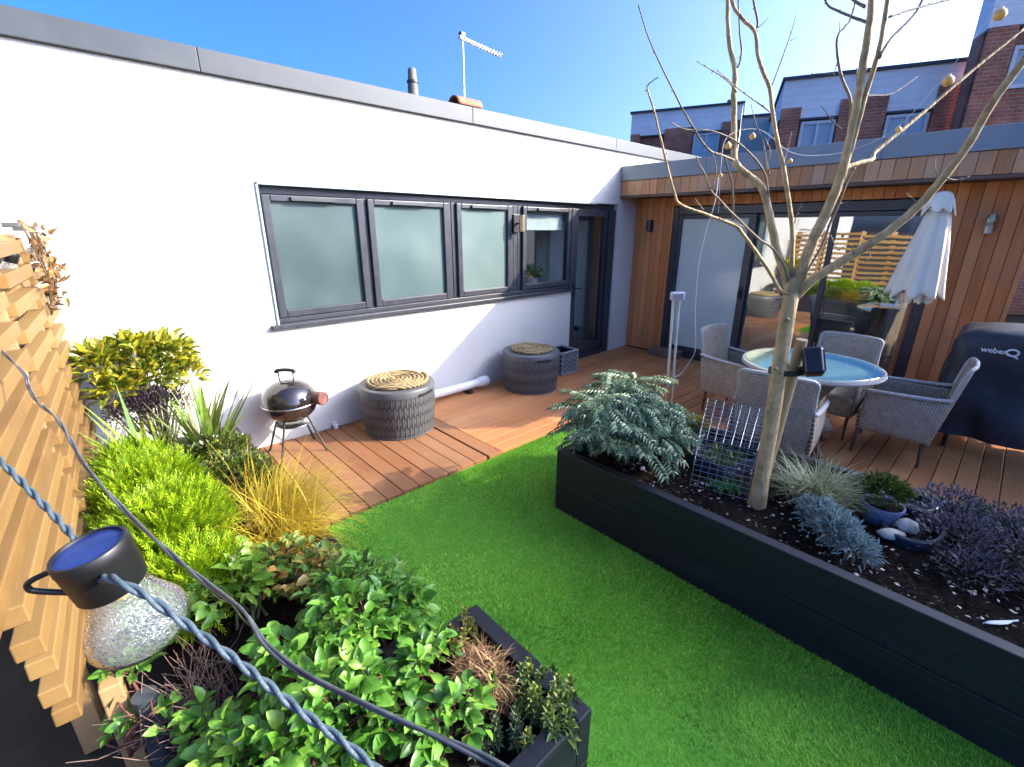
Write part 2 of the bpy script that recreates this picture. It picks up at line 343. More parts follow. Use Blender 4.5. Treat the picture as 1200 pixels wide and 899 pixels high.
# turf blades
def in_lawn(P):
    x, y = P[:, 0], P[:, 1]
    a = (x < 2.04) | (y > -2.28)
    b = ~((x < .88) & (y < -2.9)) & (x > .6)
    return a & b
N = 260000
P = np.stack([U_(.6, 3.1, N), U_(-4.9, -1.462, N), np.zeros(N)], 1); P = P[in_lawn(P)]
P[:, 2] = -.024
n = len(P)
V, Fq = blade_arrays(P, (.9+1.1*np.sin(P[:,0]*2.3+1.1*np.sin(P[:,1]*1.7))+.9*np.sin(P[:,1]*2.9+P[:,0])+RNG.normal(0, .8, n)), U_(.012, .024, n), U_(.15, .8, n), U_(.2, 1.1, n), U_(.0024, .0038, n), 3)
tag(np_obj('artificial_grass', V, Fq, M['blade']), kind='stuff')
tag(bpy.data.objects['artificial_grass'], 'short bright green artificial grass covering the lawn', 'grass')

# deck: boards across by the wall, boards along towards the patio doors
d = MB(); x = .60; k = 0
while x < 2.10:
    w = .124
    d.bx(x, x+w, -1.44+random.uniform(-.004,.004), -.004, -.030, random.uniform(-.0015, .0015)); x += .130; k += 1
tag(obj('deck', d, M['deck_y'], bevel=.0035), kind='structure')
d = MB(); d.bx(2.172, 2.30, -1.446, -.004, -.03, .001); d.bx(.60, 2.30, -1.428, -1.41, -.10, -.034)
tag(obj('deck_border', d, wood('deck border', [(.20,.085,.035),(.30,.14,.06),(.38,.19,.09)], 1, .5, groove=36), bevel=.0035), kind='structure')
d = MB(); y = -.006
while y > -6.2:
    w = .114; cuts = sorted(random.uniform(2.6, 5.9) for _ in range(1))
    xs0 = 2.306 if y-w > -1.46 else 3.175
    seg = [xs0]+[c for c in cuts if c > xs0+.5]+[6.24]
    for a, b in zip(seg, seg[1:]): d.bx(a+.001, b-.002, y-w, y, -.030, random.uniform(-.0015, .0015))
    y -= .120
tag(obj('terrace_deck', d, M['deck_x'], bevel=.0035), kind='structure')

# ---------------------------------------------------------------- white house
ZT, ZS, W0, D0, D1 = 2.10, 1.006, 1.13, 4.844, 5.785
house = thing('white_house', 'long low white rendered bungalow with grey roof coping behind the decking', 'house', (0, .15, 0))
w = MB(); yb = .30
w.bx(-6, W0, 0, yb, -.1, 2.757); w.bx(W0, D1, 0, yb, ZT, 2.757); w.bx(W0, D0, 0, yb, -.1, ZS-.02); w.bx(D1, 9.5, 0, yb, -.1, 2.757)
obj('wall', w, M['render'], house)
w = MB(); xs = [-6, -1.6, .9, 3.2, 5.6, 9.6]
for a, b in zip(xs, xs[1:]): w.bx(a+.0015, b-.0015, -.035, .36, 2.757, 2.90)
obj('coping', w, M['coping'], house, bevel=.004)
w = MB(); w.bx(-6, 9.4, .36, 5.5, 2.62, 2.74); obj('roof', w, mat('roof felt', (.12,.12,.125), None, .9), house)
w = MB(); w.bx(W0, W0+.016, -.014, .075, ZS, ZT); w.bx(W0, 5.30, -.014, .075, ZT-.016, ZT+.004)
obj('window_surround', w, M['trim'], house, bevel=.002)
w = MB(); w.bx(W0-.05, D0-.004, -.045, .08, ZS-.022, ZS+.012); w.bx(W0+.02, D0-.004, .045, .085, ZS+.014, ZS+.05)
obj('window_sill', w, M['frame'], house, bevel=.004)
fr = MB(); YF = .062
fr.bx(W0+.018, D1, YF, .13, 2.025, ZT-.018)                          # head
for a, b in ((W0+.018,1.166),(1.995,2.035),(2.915,2.955),(2.962,3.012),(3.79,3.835),(3.84,3.90),(3.905,3.965),(4.835,4.90)):
    fr.bx(a, b, YF-(.004 if b-a < .055 else 0), .13, ZS+.052, 2.024)
obj('window_frame', fr, M['frame'], house, bevel=.004)
M['frost1'] = mat('frosted glass', (.055,.082,.083), (.10,.138,.132), .16, 0, 1.1, detail=2, spec=.5, rvar=.05)  # three tones paint in scattered reflections that brighten from pane to pane
M['frost2'] = mat('frosted glass painted half lit', (.08,.12,.118), (.135,.183,.172), .16, 0, 1.1, detail=2, spec=.5, rvar=.05)
M['frost3'] = mat('frosted glass painted lit', (.105,.155,.149), (.165,.215,.195), .16, 0, 1.1, detail=2, spec=.5, rvar=.05)
M['clear'] = glass_pane('window glass', .03)
M['darkroom'] = mat('dark room', (.02,.02,.022), None, .8)
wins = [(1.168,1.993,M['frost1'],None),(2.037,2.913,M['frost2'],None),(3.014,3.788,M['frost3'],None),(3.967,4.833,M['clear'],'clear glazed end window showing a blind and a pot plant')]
for a, b, gm, lab in wins:
    z0, z1 = ZS+.056, 2.020; s = MB(); t = .062
    s.bx(a, a+t, .03, .10, z0, z1); s.bx(b-t, b, .03, .10, z0, z1); s.bx(a+t, b-t, .03, .10, z0, z0+t); s.bx(a+t, b-t, .03, .10, z1-t*.8, z1)
    so = obj('window', s, M['frame'], house, bevel=.008, seg=3)
    if lab: so['label'] = lab
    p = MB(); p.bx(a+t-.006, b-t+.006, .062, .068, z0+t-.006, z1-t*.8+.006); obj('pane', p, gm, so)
    v = MB(); c = (a+b)/2; v.bx(c-.20, c+.16, .008, .03, z1-.042, z1-.012); obj('trickle_vent', v, M['coping'], so, bevel=.003)
# glazed door
dr = MB(); t = .10
dr.bx(D0+.058, D0+.058+t, .05, .12, .05, 2.02); dr.bx(D1-.15-t*.6, D1-.15, .05, .12, .05, 2.02)
dr.bx(D0+.058+t, D1-.15-t*.6, .05, .12, .05, .05+.13); dr.bx(D0+.058+t, D1-.15-t*.6, .05, .12, 1.93, 2.02)
do = obj('door', dr, M['frame'], house, bevel=.006)
p = MB(); p.bx(D0+.058+t-.005, D1-.15-t*.6+.005, .08, .088, .17, 1.94); obj('pane', p, M['clear'], do)
h = MB(); h.tube([(D0+.10,.05,1.0),(D0+.10,.0,1.0)], .010); h.tube([(D0+.10,.0,1.0),(D0+.22,.0,1.0)], .010); h.box((D0+.10,.045,.99),(.035,.012,.22)); obj('handle', h, M['black'], do, smooth=True)
f = MB(); f.bx(D0, D0+.055, .03, .13, .0, 2.022); f.bx(D1-.145, D1-.002, .02, .13, .0, 2.022); f.bx(D0+.058, D1-.15, .02, .13, -.02, .045)
obj('door_frame', f, M['frame'], house, bevel=.005)
# rooms behind the glass
r = MB(); r.bx(3.9, 4.8, .9, .95, .0, 2.5); r.bx(3.86, 3.9, .31, .95, .0, 2.5); r.bx(3.9, 4.8, .31, .9, .96, 1.0)
obj('dark_room', r, M['darkroom'], house)
r = MB(); r.bx(4.80, 5.50, .62, .66, 0, 2.6); obj('hall_wall', r, mat('grey hall wall', (.46,.47,.49), None, .8), house)
r = MB(); r.bx(5.50, 6.9, .58, .62, 0, 2.6); r.bx(4.9, 6.9, .3, .58, -.05, -.0); obj('door_lining', r, mat('cream door lining', (.62,.60,.55), None, .6), house)
r = MB(); r.bx(5.60, 5.64, .565, .578, 1.02, 1.12); obj('light_switch', r, M['white'], house)

bl = MB(); bl.bx(4.04, 4.76, .125, .132, 1.76, 1.98); bl.tube([(4.04,.13,1.765),(4.76,.13,1.765)], .012)
tag(obj('roller_blind', bl, mat('blind fabric', (.74,.74,.72), None, .8)), 'white roller blind pulled a little way down inside the end window', 'blind')
bt = thing('pedal_bin', 'dark steel pedal bin standing inside behind the glass door', 'bin', (5.38,.42,0))
b = MB(); b.lathe([(.11,0),(.115,.02),(.115,.30),(.112,.31)], (5.38,.42,0)); obj('body', b, mat('bin steel', (.38,.38,.39), None, .3, .8), bt, smooth=True)
b = MB(); b.lathe([(.117,.31),(.117,.34),(.08,.365),(.0,.37)], (5.38,.42,0)); obj('lid', b, M['black'], bt, smooth=True)

# pot plant on the inside sill
pp = thing('potted_plant', 'small leafy plant in a white pot on the sill inside the end window', 'plant', (4.33,.21,ZS+.05))
b = MB(); b.lathe([(.045,0),(.06,.11),(.062,.12),(.05,.12)], (4.33,.21,ZS+.05), 20); obj('pot', b, M['white'], pp, smooth=True)
n = 110; D = sph(n); D[:, 2] = abs(D[:, 2])+.1; P = np.array([4.33,.21,ZS+.17])+D*U_(.02,.14,n)[:, None]*[1.1,.8,1.0]
M['lf_house'] = leaf_mat('house plant leaves', [(.05,.12,.02),(.12,.24,.04),(.22,.34,.07)])
leaves('foliage', P, D, sph(n)+[0,0,1], U_(.04,.07,n), U_(.025,.04,n), M['lf_house'], pp)

# ---------------------------------------------------------------- things on and by the white wall
wl = thing('wall_light', 'black spotlight with brass shade on the grey window panel', 'wall light', (3.87,.06,1.83))
b = MB(); b.lathe([(.03,-.09),(.034,-.085),(.034,.085),(.03,.09)], (3.86,-.06,1.83), 20); obj('shade', b, mat('brass', (.65,.52,.28), None, .3, .9), wl, smooth=True)
b = MB(); b.box((3.86,.045,1.83),(.09,.03,.20)); b.tube([(3.86,.03,1.83),(3.86,-.04,1.83)], .012); obj('bracket', b, M['black'], wl, bevel=.004)

pipe = thing('drain_pipe', 'white plastic pipe lying along the foot of the white wall between the round boxes', 'pipe', (2.75,-.10,0))
b = MB(); b.tube([(2.15,-.10,.085),(2.7,-.10,.088),(3.20,-.10,.092)], .046, 18); obj('pipe', b, M['white'], pipe, smooth=True)
b = MB(); b.tube([(3.13,-.10,.092),(3.15,-.10,.092),(3.25,-.10,.092),(3.27,-.10,.092)], [.048,.060,.060,.054], 18); obj('socket_end', b, M['white'], pipe, smooth=True)
for xx in (2.4, 3.0):
    b = MB(); b.bx(xx-.03, xx+.03, -.15, -.03, .0, .034); obj('clip', b, M['black'], pipe)
b = MB(); b.tube([(1.48,-.005,.035),(1.48,-.045,.035)], .024, 14); b.tube([(1.48,-.045,.035),(1.48,-.05,.0)], .022, 14)
tag(obj('pipe_stub', b, M['white'], smooth=True), 'short white pipe stub poking out at the foot of the wall', 'pipe')

# rope topped round storage boxes
M['rattan_box'] = weave('grey rattan plastic', (.045,.047,.05), (.09,.092,.096), .022, 1.0, .5, True)
M['box_rim'] = mat('grey moulded plastic', (.075,.077,.08), (.095,.097,.10), .5, 0, 10, bump=.05)
M['rattan_dark'] = weave('charcoal rattan plastic', (.045,.05,.06), (.085,.09,.105), .03, .35, .4, True)
M['rim_dark'] = mat('charcoal moulded plastic', (.075,.08,.09), (.10,.105,.115), .4, 0, 10)
def rope_mat_(name):
    m, nt, b, out = new_mat(name); L = nt.links.new
    tc = nd(nt, 'ShaderNodeTexCoord'); wv = nd(nt, 'ShaderNodeTexWave', i_Scale=14, i_Distortion=3.5, i_Detail=2); wv.wave_type = 'BANDS'; wv.bands_direction = 'DIAGONAL'; L(tc.outputs['Object'], wv.inputs[0])
    r = ramp(nt, [(.12,.075,.025),(.27,.19,.08),(.36,.28,.14)]); L(wv.outputs['Fac'], r.inputs[0]); L(r.outputs[0], b.inputs['Base Color']); b.inputs['Roughness'].default_value = .85
    bp = nd(nt, 'ShaderNodeBump', i_Strength=.9, i_Distance=.006); L(wv.outputs['Fac'], bp.inputs['Height']); L(bp.outputs[0], b.inputs['Normal']); return m
M['rope'] = rope_mat_('coir rope')
def storage(x, y, r, h, rz, body_m, rim_m, lab, rr, turns, lab2):
    t = thing('round_storage_box', lab, 'storage box', (x, y, 0), 0, 'round storage boxes by the wall')
    b = MB(); circ = 2*PI*r
    prof = lambda v: r*(.93+.07*math.sin(min(1, v*1.25)*PI/2)) if v < .8 else r
    b.grid(lambda u, v: (x+prof(v)*math.cos(2*PI*u), y+prof(v)*math.sin(2*PI*u), .012+(h-.075)*v), 64, 10, (circ, h-.07)); obj('body', b, body_m, t, smooth='all')
    b = MB(); b.lathe([(r*.90,.0),(r*.95,.004),(r*.95,.02),(r*.9,.02)], (x,y,0), 48); obj('foot_ring', b, rim_m, t, smooth=True)
    b = MB(); b.lathe([(r*.985,h-.07),(r*1.012,h-.065),(r*1.012,h-.02),(r*.985,h-.004),(r*.93,h),(0,h)], (x,y,0), 48, caps=False); obj('lid', b, rim_m, t, smooth=True)
    b = MB()
    for k in range(9):
        a = rz+(k-4)*.055; 
        b.box((x+(r*1.010)*math.cos(a), y+(r*1.010)*math.sin(a), h-.052), (.022,.022,.018), a)
    obj('handle_slot', b, M['black'], t)
    pts = []; rad = .0185; nn = int(turns*40)
    for i in range(nn+1):
        a = 2*PI*turns*i/nn; q = .02+(rr-.02)*i/nn; pts.append((x+q*math.cos(a), y+q*math.sin(a), h+rad*.95+.004*math.sin(a*3+i*.05)))
    rm = MB(); rm.tube(pts, rad, 7); tag(obj('rope_mat', rm, M['rope'], smooth='all'), lab2, 'rope mat', 'coiled rope mats')
storage(1.94,-.42,.335,.45,-1.25,M['rattan_box'],M['box_rim'],'pale grey woven round storage box standing in the sun nearer the kettle barbecue',.275,7,'sunlit tan rope coil on top of the pale grey woven box')
storage(3.67,-.42,.33,.45,-1.9,M['rattan_dark'],M['rim_dark'],'dark charcoal round storage box in the shade beside the lattice planter',.24,6,'shaded tan rope coil on top of the dark charcoal box')

# lattice planter by the door
lp = thing('lattice_planter', 'small square grey planter with a diamond lattice pattern beside the glass door', 'planter', (4.42,-.24,0))
cx, cy, s_, h_ = 4.42, -.24, .15, .29; b = MB()
for i in range(4):
    a = i*PI/2; M3 = Matrix.Rotation(a, 3, 'Z')
    q = lambda l, zz: Vector((cx, cy, 0))+M3 @ Vector((s_, l, zz))
    b.tube([q(-s_, .01), q(s_, .01)], .011, 4); b.tube([q(-s_, h_), q(s_, h_)], .013, 4); b.tube([q(-s_, .0), q(-s_, h_)], .012, 4)
    for k in range(-4, 6):
        for sg in (1, -1):
            l0 = -s_+k*.06; p0, p1 = (l0, .01), (l0+.29, .30)
            t0 = max(0, (-s_-l0)/.29); t1 = min(1, (s_-l0)/.29)
            if t1 > t0+.02:
                A = (sg*(l0+.29*t0), .01+.28*t0); B = (sg*(l0+.29*t1), .01+.28*t1); b.tube([q(*A), q(*B)], .0075, 4)
obj('lattice', b, mat('grey lattice', (.25,.26,.29), None, .6), lp)
b = MB(); ii = s_-.014
b.bx(cx-ii, cx+ii, cy-ii, cy-ii+.006, .012, h_-.01); b.bx(cx-ii, cx+ii, cy+ii-.006, cy+ii, .012, h_-.01); b.bx(cx-ii, cx-ii+.006, cy-ii+.008, cy+ii-.008, .012, h_-.01); b.bx(cx+ii-.006, cx+ii, cy-ii+.008, cy+ii-.008, .012, h_-.01); b.bx(cx-ii, cx+ii, cy-ii, cy+ii, .004, .010)
obj('liner', b, M['black'], lp)

# roof things
t = thing('roof_vent', 'weathered grey roof vent pipe standing above the coping', 'vent', (2.87,.5,2.74))
b = MB(); b.lathe([(.052,2.74),(.052,3.10),(.046,3.16),(.040,3.26),(.028,3.275)], (2.87,.5,0), 16); obj('pipe', b, mat('vent metal', (.10,.10,.085), (.17,.165,.13), .7, .0, 12), t, smooth=True)
b = MB(); b.lathe([(.058,3.145),(.058,3.165)], (2.87,.5,0), 16); obj('collar', b, M['coping'], t, smooth=True)
t = thing('television_aerial', 'white television aerial on a thin mast above the roof', 'aerial', (3.51,.5,3.10))
b = MB(); b.tube([(3.51,.5,3.10),(3.51,.5,3.70)], .011, 8); obj('mast', b, M['white'], t, smooth=True)
b = MB(); b.tube([(3.46,.49,3.665),(4.05,.52,3.625)], .018, 6)
for k in range(14):
    q = .03+k*.072; X = 3.46+.59*q; Z = 3.665-.04*q
    b.tube([(X,.46,Z),(X,.54,Z)], .006, 5); b.tube([(X,.50,Z-.026),(X,.50,Z+.026)], .008, 4)
obj('boom', b, M['white'], t)
b = MB(); b.box((3.505,.5,3.69),(.06,.05,.06)); obj('clamp', b, M['coping'], t, bevel=.006)
t = thing('ridge_tile', 'half round terracotta tile lying on the roof below the aerial', 'roof tile', (3.54,.5,2.90))
b = MB(); b.grid(lambda u, v: (3.36+.33*u+.0, .5+.09*math.cos(PI*v), 3.03-.06*u*0+.085*math.sin(PI*v)), 8, 12); obj('shell', b, mat('terracotta', (.30,.10,.055), (.42,.17,.09), .85, 0, 15, bump=.3), t, smooth='all', solid=.016)
b = MB(); b.bx(3.40, 3.66, .42, .58, 2.74, 3.035); obj('block', b, M['coping'], t)

# ---------------------------------------------------------------- timber clad extension
XW, XF = 6.25, 5.82; ZFB, ZFM, ZFT = 2.19, 2.40, 2.587; YE = -4.06; YD0, YD1, ZD = -.60, -3.47, 2.06
ext = thing('timber_extension', 'timber clad flat roofed extension with wide sliding glass doors', 'building', (7.5,-2.0,0))
b = MB(); y = -.006
def vb(mb, y, w, z0, z1, x): mb.bx(x+random.uniform(-.003,.001), x+.024, y-w, y, z0, z1)
while y > YE+.02:
    w = min(.088, y-YE)
    if y-w > YD0-.001: vb(b, y, w, .012, ZFB-.005, XW)
    elif y < YD1+.001: vb(b, y, w, .012, ZFB-.005, XW)
    else:
        if y > YD0: w = y-YD0; vb(b, y, w-.003, .012, ZFB-.005, XW)
        elif y-w < YD1: w = y-YD1; vb(b, y, w, ZD+.012, ZFB-.005, XW)
        else: vb(b, y, w, ZD+.012, ZFB-.005, XW)
    y -= w+.0045
obj('cladding', b, M['clad'], ext, bevel=.002)
b = MB(); b.bx(XW+.026, XW+.2, YD0+.004, -.0, -.1, 2.4); b.bx(XW+.026, XW+.2, YE, YD1-.004, -.1, 2.4); b.bx(XW+.026, XW+.2, YD1, YD0, ZD+.015, 2.4)
b.bx(XW+.03, 10.5, YE, YE+.12, -.1, 2.4); b.bx(10.3, 10.5, YE, .0, -.1, 2.4)
obj('wall', b, M['black'], ext)
b = MB(); y = -.004
while y > YE:
    w = min(.108, y-YE); b.bx(XF+random.uniform(-.003,.0), XF+.022, y-w, y, ZFB+.022, ZFM-.004); y -= w+.004
y = 0
xx = XF+.03
while xx < 10.4: b.bx(xx, xx+.105, YE-.024, YE-.002, ZFB+.022, ZFM-.004); xx += .109
obj('fascia', b, M['fascia'], ext, bevel=.002)
b = MB(); b.bx(XF-.006, XF+.03, YE-.006, -.002, ZFB-.012, ZFB+.018); b.bx(XF+.03, XW, YE-.004, -.002, ZFB-.0, ZFB+.014)
obj('soffit', b, mat('weathered dark timber', (.10,.065,.045), (.16,.11,.08), .8, 0, 12, stretch=(1,.15,1), bump=.4), ext, bevel=.003)
b = MB()
for a, c in ((YE-.03,-2.9),(-2.9,-1.2),(-1.2,-.002)): b.bx(XF-.022, XF+.10, a+.001, c-.001, ZFM, ZFT)
b.bx(XF+.10, 10.5, YE-.03, YE+.2, ZFM, ZFT); obj('flashing', b, M['coping2'], ext, bevel=.004)
b = MB(); b.bx(XF+.10, 10.5, YE+.2, -.002, ZFM, ZFT-.06); obj('roof', b, mat('roof membrane', (.12,.12,.125), None, .9), ext)
# sliding doors
M['doorpale'] = mat('pale painted pane', (.50,.58,.545), (.60,.67,.64), .10, 0, .9, detail=1, spec=.55, rvar=.02)  # pale colour stands in for daylight on the curtain behind this pane
M['doorglass'] = glass_pane('patio glass', .20, (.82,.86,.85))
f = MB(); xf = XW+.01
f.bx(xf, xf+.12, YD0-.075, YD0, .0, ZD); f.bx(xf, xf+.12, YD1, YD1+.075, .0, ZD); f.bx(xf, xf+.12, YD1+.075, YD0-.075, ZD-.10, ZD); f.bx(xf-.02, xf+.12, YD1+.075, YD0-.075, .0, .05)
sf = obj('door_frame', f, M['frame'], ext, bevel=.004)
for i, (a, c, dx, st) in enumerate(((-.675,-1.70,.012,(.06,.09)),(-1.62,-2.59,.06,(.05,.055)),(-2.50,-3.395,.03,(.055,.06)))):
    s = MB(); l, r = st; z0, z1 = .055, ZD-.105
    s.bx(xf+dx, xf+dx+.045, a-l, a, z0, z1); s.bx(xf+dx, xf+dx+.045, c, c+r, z0, z1); s.bx(xf+dx, xf+dx+.045, c+r, a-l, z0, z0+.10); s.bx(xf+dx, xf+dx+.045, c+r, a-l, z1-.05, z1)
    p_ = obj('sliding_door', s, M['frame'], ext, bevel=.004)
    q = MB(); q.bx(xf+dx+.02, xf+dx+.026, c+r-.005, a-l+.005, z0+.095, z1-.045); obj('pane', q, M['doorpale'] if i == 0 else M['doorglass'], p_)
    if i == 0:
        h = MB(); h.tube([(xf-.0,-1.645,1.0),(xf-.05,-1.645,1.0),(xf-.05,-1.645,1.0)], .011); h.tube([(xf-.05,-1.645,1.03),(xf-.05,-1.645,.93)], .013); h.box((xf+.004,-1.645,.99),(.016,.035,.16)); obj('handle', h, M['black'], p_, smooth=True)
r = MB(); r.bx(6.5, 10.2, -3.9, -.05, -.02, .0); obj('room_floor', r, mat('room floor', (.16,.14,.12), None, .5), ext)
r = MB(); r.bx(9.9, 10.0, -3.9, -.05, 0, 2.38); r.bx(6.46, 9.9, -.12, -.05, 0, 2.38); obj('room_wall', r, mat('room wall', (.66,.65,.62), None, .8), ext)
cu = MB(); cu.grid(lambda u, v: (6.47+.012*math.sin(u*70)+.006*math.sin(u*31), -.69-1.0*u, .06+1.93*v), 120, 6); tag(obj('curtain', cu, mat('pale curtain', (.70,.74,.70), (.62,.67,.64), .8, 0, 2), smooth='all'), 'pale sheer curtain drawn behind the left patio door', 'curtain')
cu = MB(); cu.grid(lambda u, v: (6.44+.03*math.sin(u*22), -3.16-.22*u, .06+1.93*v), 40, 6); tag(obj('curtain', cu, mat('blue curtain', (.42,.52,.72), (.36,.46,.66), .8, 0, 2), smooth='all'), 'narrow light blue curtain gathered behind the right edge of the patio doors', 'curtain')
so = thing('sofa', 'pale sofa seen through the middle patio door', 'sofa', (7.6,-2.2,0))
b = MB(); b.bx(7.2,8.0,-2.9,-1.5,.12,.42); obj('seat', b, mat('sofa fabric', (.55,.54,.50), None, .9), so, bevel=.05)
b = MB(); b.bx(7.9,8.15,-2.9,-1.5,.12,.85); obj('backrest', b, mat('sofa fabric back', (.50,.49,.46), None, .9), so, bevel=.05)
# lights on the cladding
for (y, lab, br) in ((-.27,'small dark half round wall light left of the patio doors',0),(-3.76,'brass and white wall light on the cladding right of the patio doors',1)):
    t = thing('wall_light', lab, 'wall light', (XW,y,1.82), 0)
    b = MB(); b.lathe([(.028,-.075),(.034,-.07),(.034,.07),(.028,.075)] if not br else [(.026,-.085),(.034,-.08),(.034,-.015),(.026,-.005),(.026,.005),(.034,.015),(.034,.05),(.018,.09)], (XW-.06,y,1.82), 18)
    obj('shade', b, mat('light shade', (.09,.09,.10), None, .35, .6) if not br else mat('brass shade', (.42,.34,.20), (.60,.56,.50), .35, .7, 9), t, smooth=True)
    b = MB(); b.box((XW-.010,y,1.82),(.014,.06,.16)); b.tube([(XW-.012,y,1.82),(XW-.05,y,1.82)], .010); obj('bracket', b, M['black'], t, bevel=.003)
t = MB(); t.bx(6.02,6.238,-.99,-.54,.004,.10)
tag(obj('door_step', t, wood('weathered sleeper', [(.13,.085,.055),(.21,.15,.105),(.26,.20,.15)], 1, .7), bevel=.008), 'weathered timber sleeper step below the left patio door', 'step')

# ---------------------------------------------------------------- brick terraces behind
NB = Vector((.921,.39,0)); UB = Vector((-.39,.921,0))
M['boards'] = None
def clad_white():
    m, nt, b, out = new_mat('white weatherboard'); L = nt.links.new
    tc = nd(nt, 'ShaderNodeTexCoord'); wv = nd(nt, 'ShaderNodeTexWave', i_Scale=1.75); wv.bands_direction = 'Z'; wv.wave_profile = 'SAW'; L(tc.outputs['Object'], wv.inputs[0])
    r = ramp(nt, [(.62,.64,.65),(.80,.81,.81),(.84,.85,.85)], [0,.12,1]); L(wv.outputs['Fac'], r.inputs[0])
    n = nd(nt, 'ShaderNodeTexNoise', i_Scale=1.5, i_Detail=5); L(tc.outputs['Object'], n.inputs[0]); r2 = ramp(nt, [(.88,.88,.88),(1,1,1)], [.35,.6]); L(n.outputs[0], r2.inputs[0])
    mx = nd(nt, 'ShaderNodeMix', data_type='RGBA', blend_type='MULTIPLY'); mx.inputs[0].default_value = 1; L(r.outputs[0], mx.inputs[6]); L(r2.outputs[0], mx.inputs[7]); L(mx.outputs[2], b.inputs['Base Color']); b.inputs['Roughness'].default_value = .6
    bp = nd(nt, 'ShaderNodeBump', i_Strength=.6, i_Distance=.02); L(wv.outputs['Fac'], bp.inputs['Height']); L(bp.outputs[0], b.inputs['Normal']); return m
M['boards'] = clad_white()
M['brick'] = brick_mat('red brick', (.48,.16,.085), (.34,.11,.065), (.38,.28,.22))
M['roofedge'] = mat('dark roof edge', (.03,.045,.055), None, .5)
M['winglass'] = mat('far window', (.30,.36,.40), (.40,.46,.50), .12, 0, .6, detail=2, spec=.8)
M['wframe'] = mat('white window frame', (.62,.64,.65), None, .5)
def terrace(lab, O, s0, s1, zt, zc, piers, wins, depth=7, side=None):
    O = Vector(O); P = lambda s, z, n=0: O+UB*s+NB*n+Vector((0,0,z))
    t = thing('terraced_house', lab, 'house', tuple(P((s0+s1)/2, 0, 2)), 0, 'brick terraces behind the extension')
    def slab(mb, a, b, z0, z1, n0, n1): mb.prism([P(a,z0,n0), P(b,z0,n0), P(b,z1,n0), P(a,z1,n0)], NB*(n1-n0))
    b = MB(); slab(b, s0, s1, zc, zt, 0, depth); obj('clad_wall', b, M['boards'], t)
    b = MB(); slab(b, s0, s1, -.1, zc-.003, .12, depth); obj('wall', b, M['brick'], t)
    b = MB(); slab(b, s0-.06, s1+.06, zt, zt+.07, -.08, depth+.1); slab(b, s0, s1, zc-.05, zc-.003, -.03, .11); obj('roof', b, M['roofedge'], t)
    for a, c, z0, z1 in piers:
        b = MB(); slab(b, a, c, z0, z1, -.06, -.002); obj('brick_pier', b, M['brick'], t)
    for a, c, z0, z1 in wins:
        b = MB(); fw = .07
        slab(b, a, c, z1-fw, z1, -.0, .11); slab(b, a, c, z0, z0+fw, -.0, .11); slab(b, a, a+fw, z0+fw, z1-fw, -.0, .11); slab(b, c-fw, c, z0+fw, z1-fw, -.0, .11); m_ = (a+c)/2; slab(b, m_-.03, m_+.03, z0+fw, z1-fw, .0, .11)
        w = obj('window', b, M['wframe'], t)
        b = MB(); slab(b, a+fw, c-fw, z0+fw, z1-fw, .05, .06); obj('pane', b, M['winglass'], w)
    return t
terrace('middle white boarded terrace with two brick piers right behind the timber roof', (16,-2.5,0), .23, 4.03, 5.39, 4.50,
    [(3.55,4.0,2.6,4.75),(1.74,2.71,2.6,4.84),(.26,.82,2.6,4.95)], [(2.74,3.5,2.9,4.42),(.86,1.70,2.9,4.42)])
terrace('furthest left white boarded terrace with a dark roof edge at the end of the row', (20,2,0), 2.40, 6.38, 6.10, 5.30,
    [(6.0,6.36,3.4,5.36),(4.02,5.05,3.4,5.47),(2.42,3.02,3.4,5.55)], [(3.05,3.98,3.5,5.24)])
t3 = terrace('nearest right terrace with a tall red brick stack and white upper wall', (15.2,-2.8,0), -5.0, .44, 6.9, 5.745,
    [(-.05,.435,2.6,5.74),(-3.4,-2.4,2.6,5.74)], [(-1.9,-.09,4.60,5.38)], depth=.7)
b = MB(); O = Vector((15.2,-2.8,0)); P_ = lambda s, z, n=0: O+UB*s+NB*n+Vector((0,0,z))
b.prism([P_(-5.0,2.6,-.02), P_(-.06,2.6,-.02), P_(-.06,4.57,-.02), P_(-5.0,4.57,-.02)], NB*.1); obj('brick_panel', b, M['brick'], t3)
# link block between the two rows, its end wall catches the sun
O = Vector((18.6,1.1,0)); lk = thing('link_block', 'low white block between the two terraces with a sunlit end wall', 'house', (19,2,0))
b = MB(); P1 = lambda s, z, n=0: Vector((20,2,0))+UB*s+NB*n+Vector((0,0,z))
b.prism([P1(.2,0,-.4), P1(2.36,0,-.4), P1(2.36,5.56,-.4), P1(.2,5.56,-.4)], NB*2); obj('wall', b, mat('white end wall', (.45,.46,.43), None, .8), lk)
b = MB(); b.prism([P1(.1,5.56,-.46), P1(2.39,5.56,-.46), P1(2.39,5.64,-.46), P1(.1,5.64,-.46)], NB*2.1); obj('roof', b, M['roofedge'], lk)
# chimney pot stub behind
b = MB(); b.lathe([(.09,5.9),(.09,6.5),(.11,6.5),(.11,6.58)], tuple(P1(2.9,0,1.5)), 12); tag(obj('chimney_pot', b, mat('chimney clay', (.30,.24,.17), None, .9), smooth=True), 'small clay chimney pot on the furthest terrace roof', 'chimney')

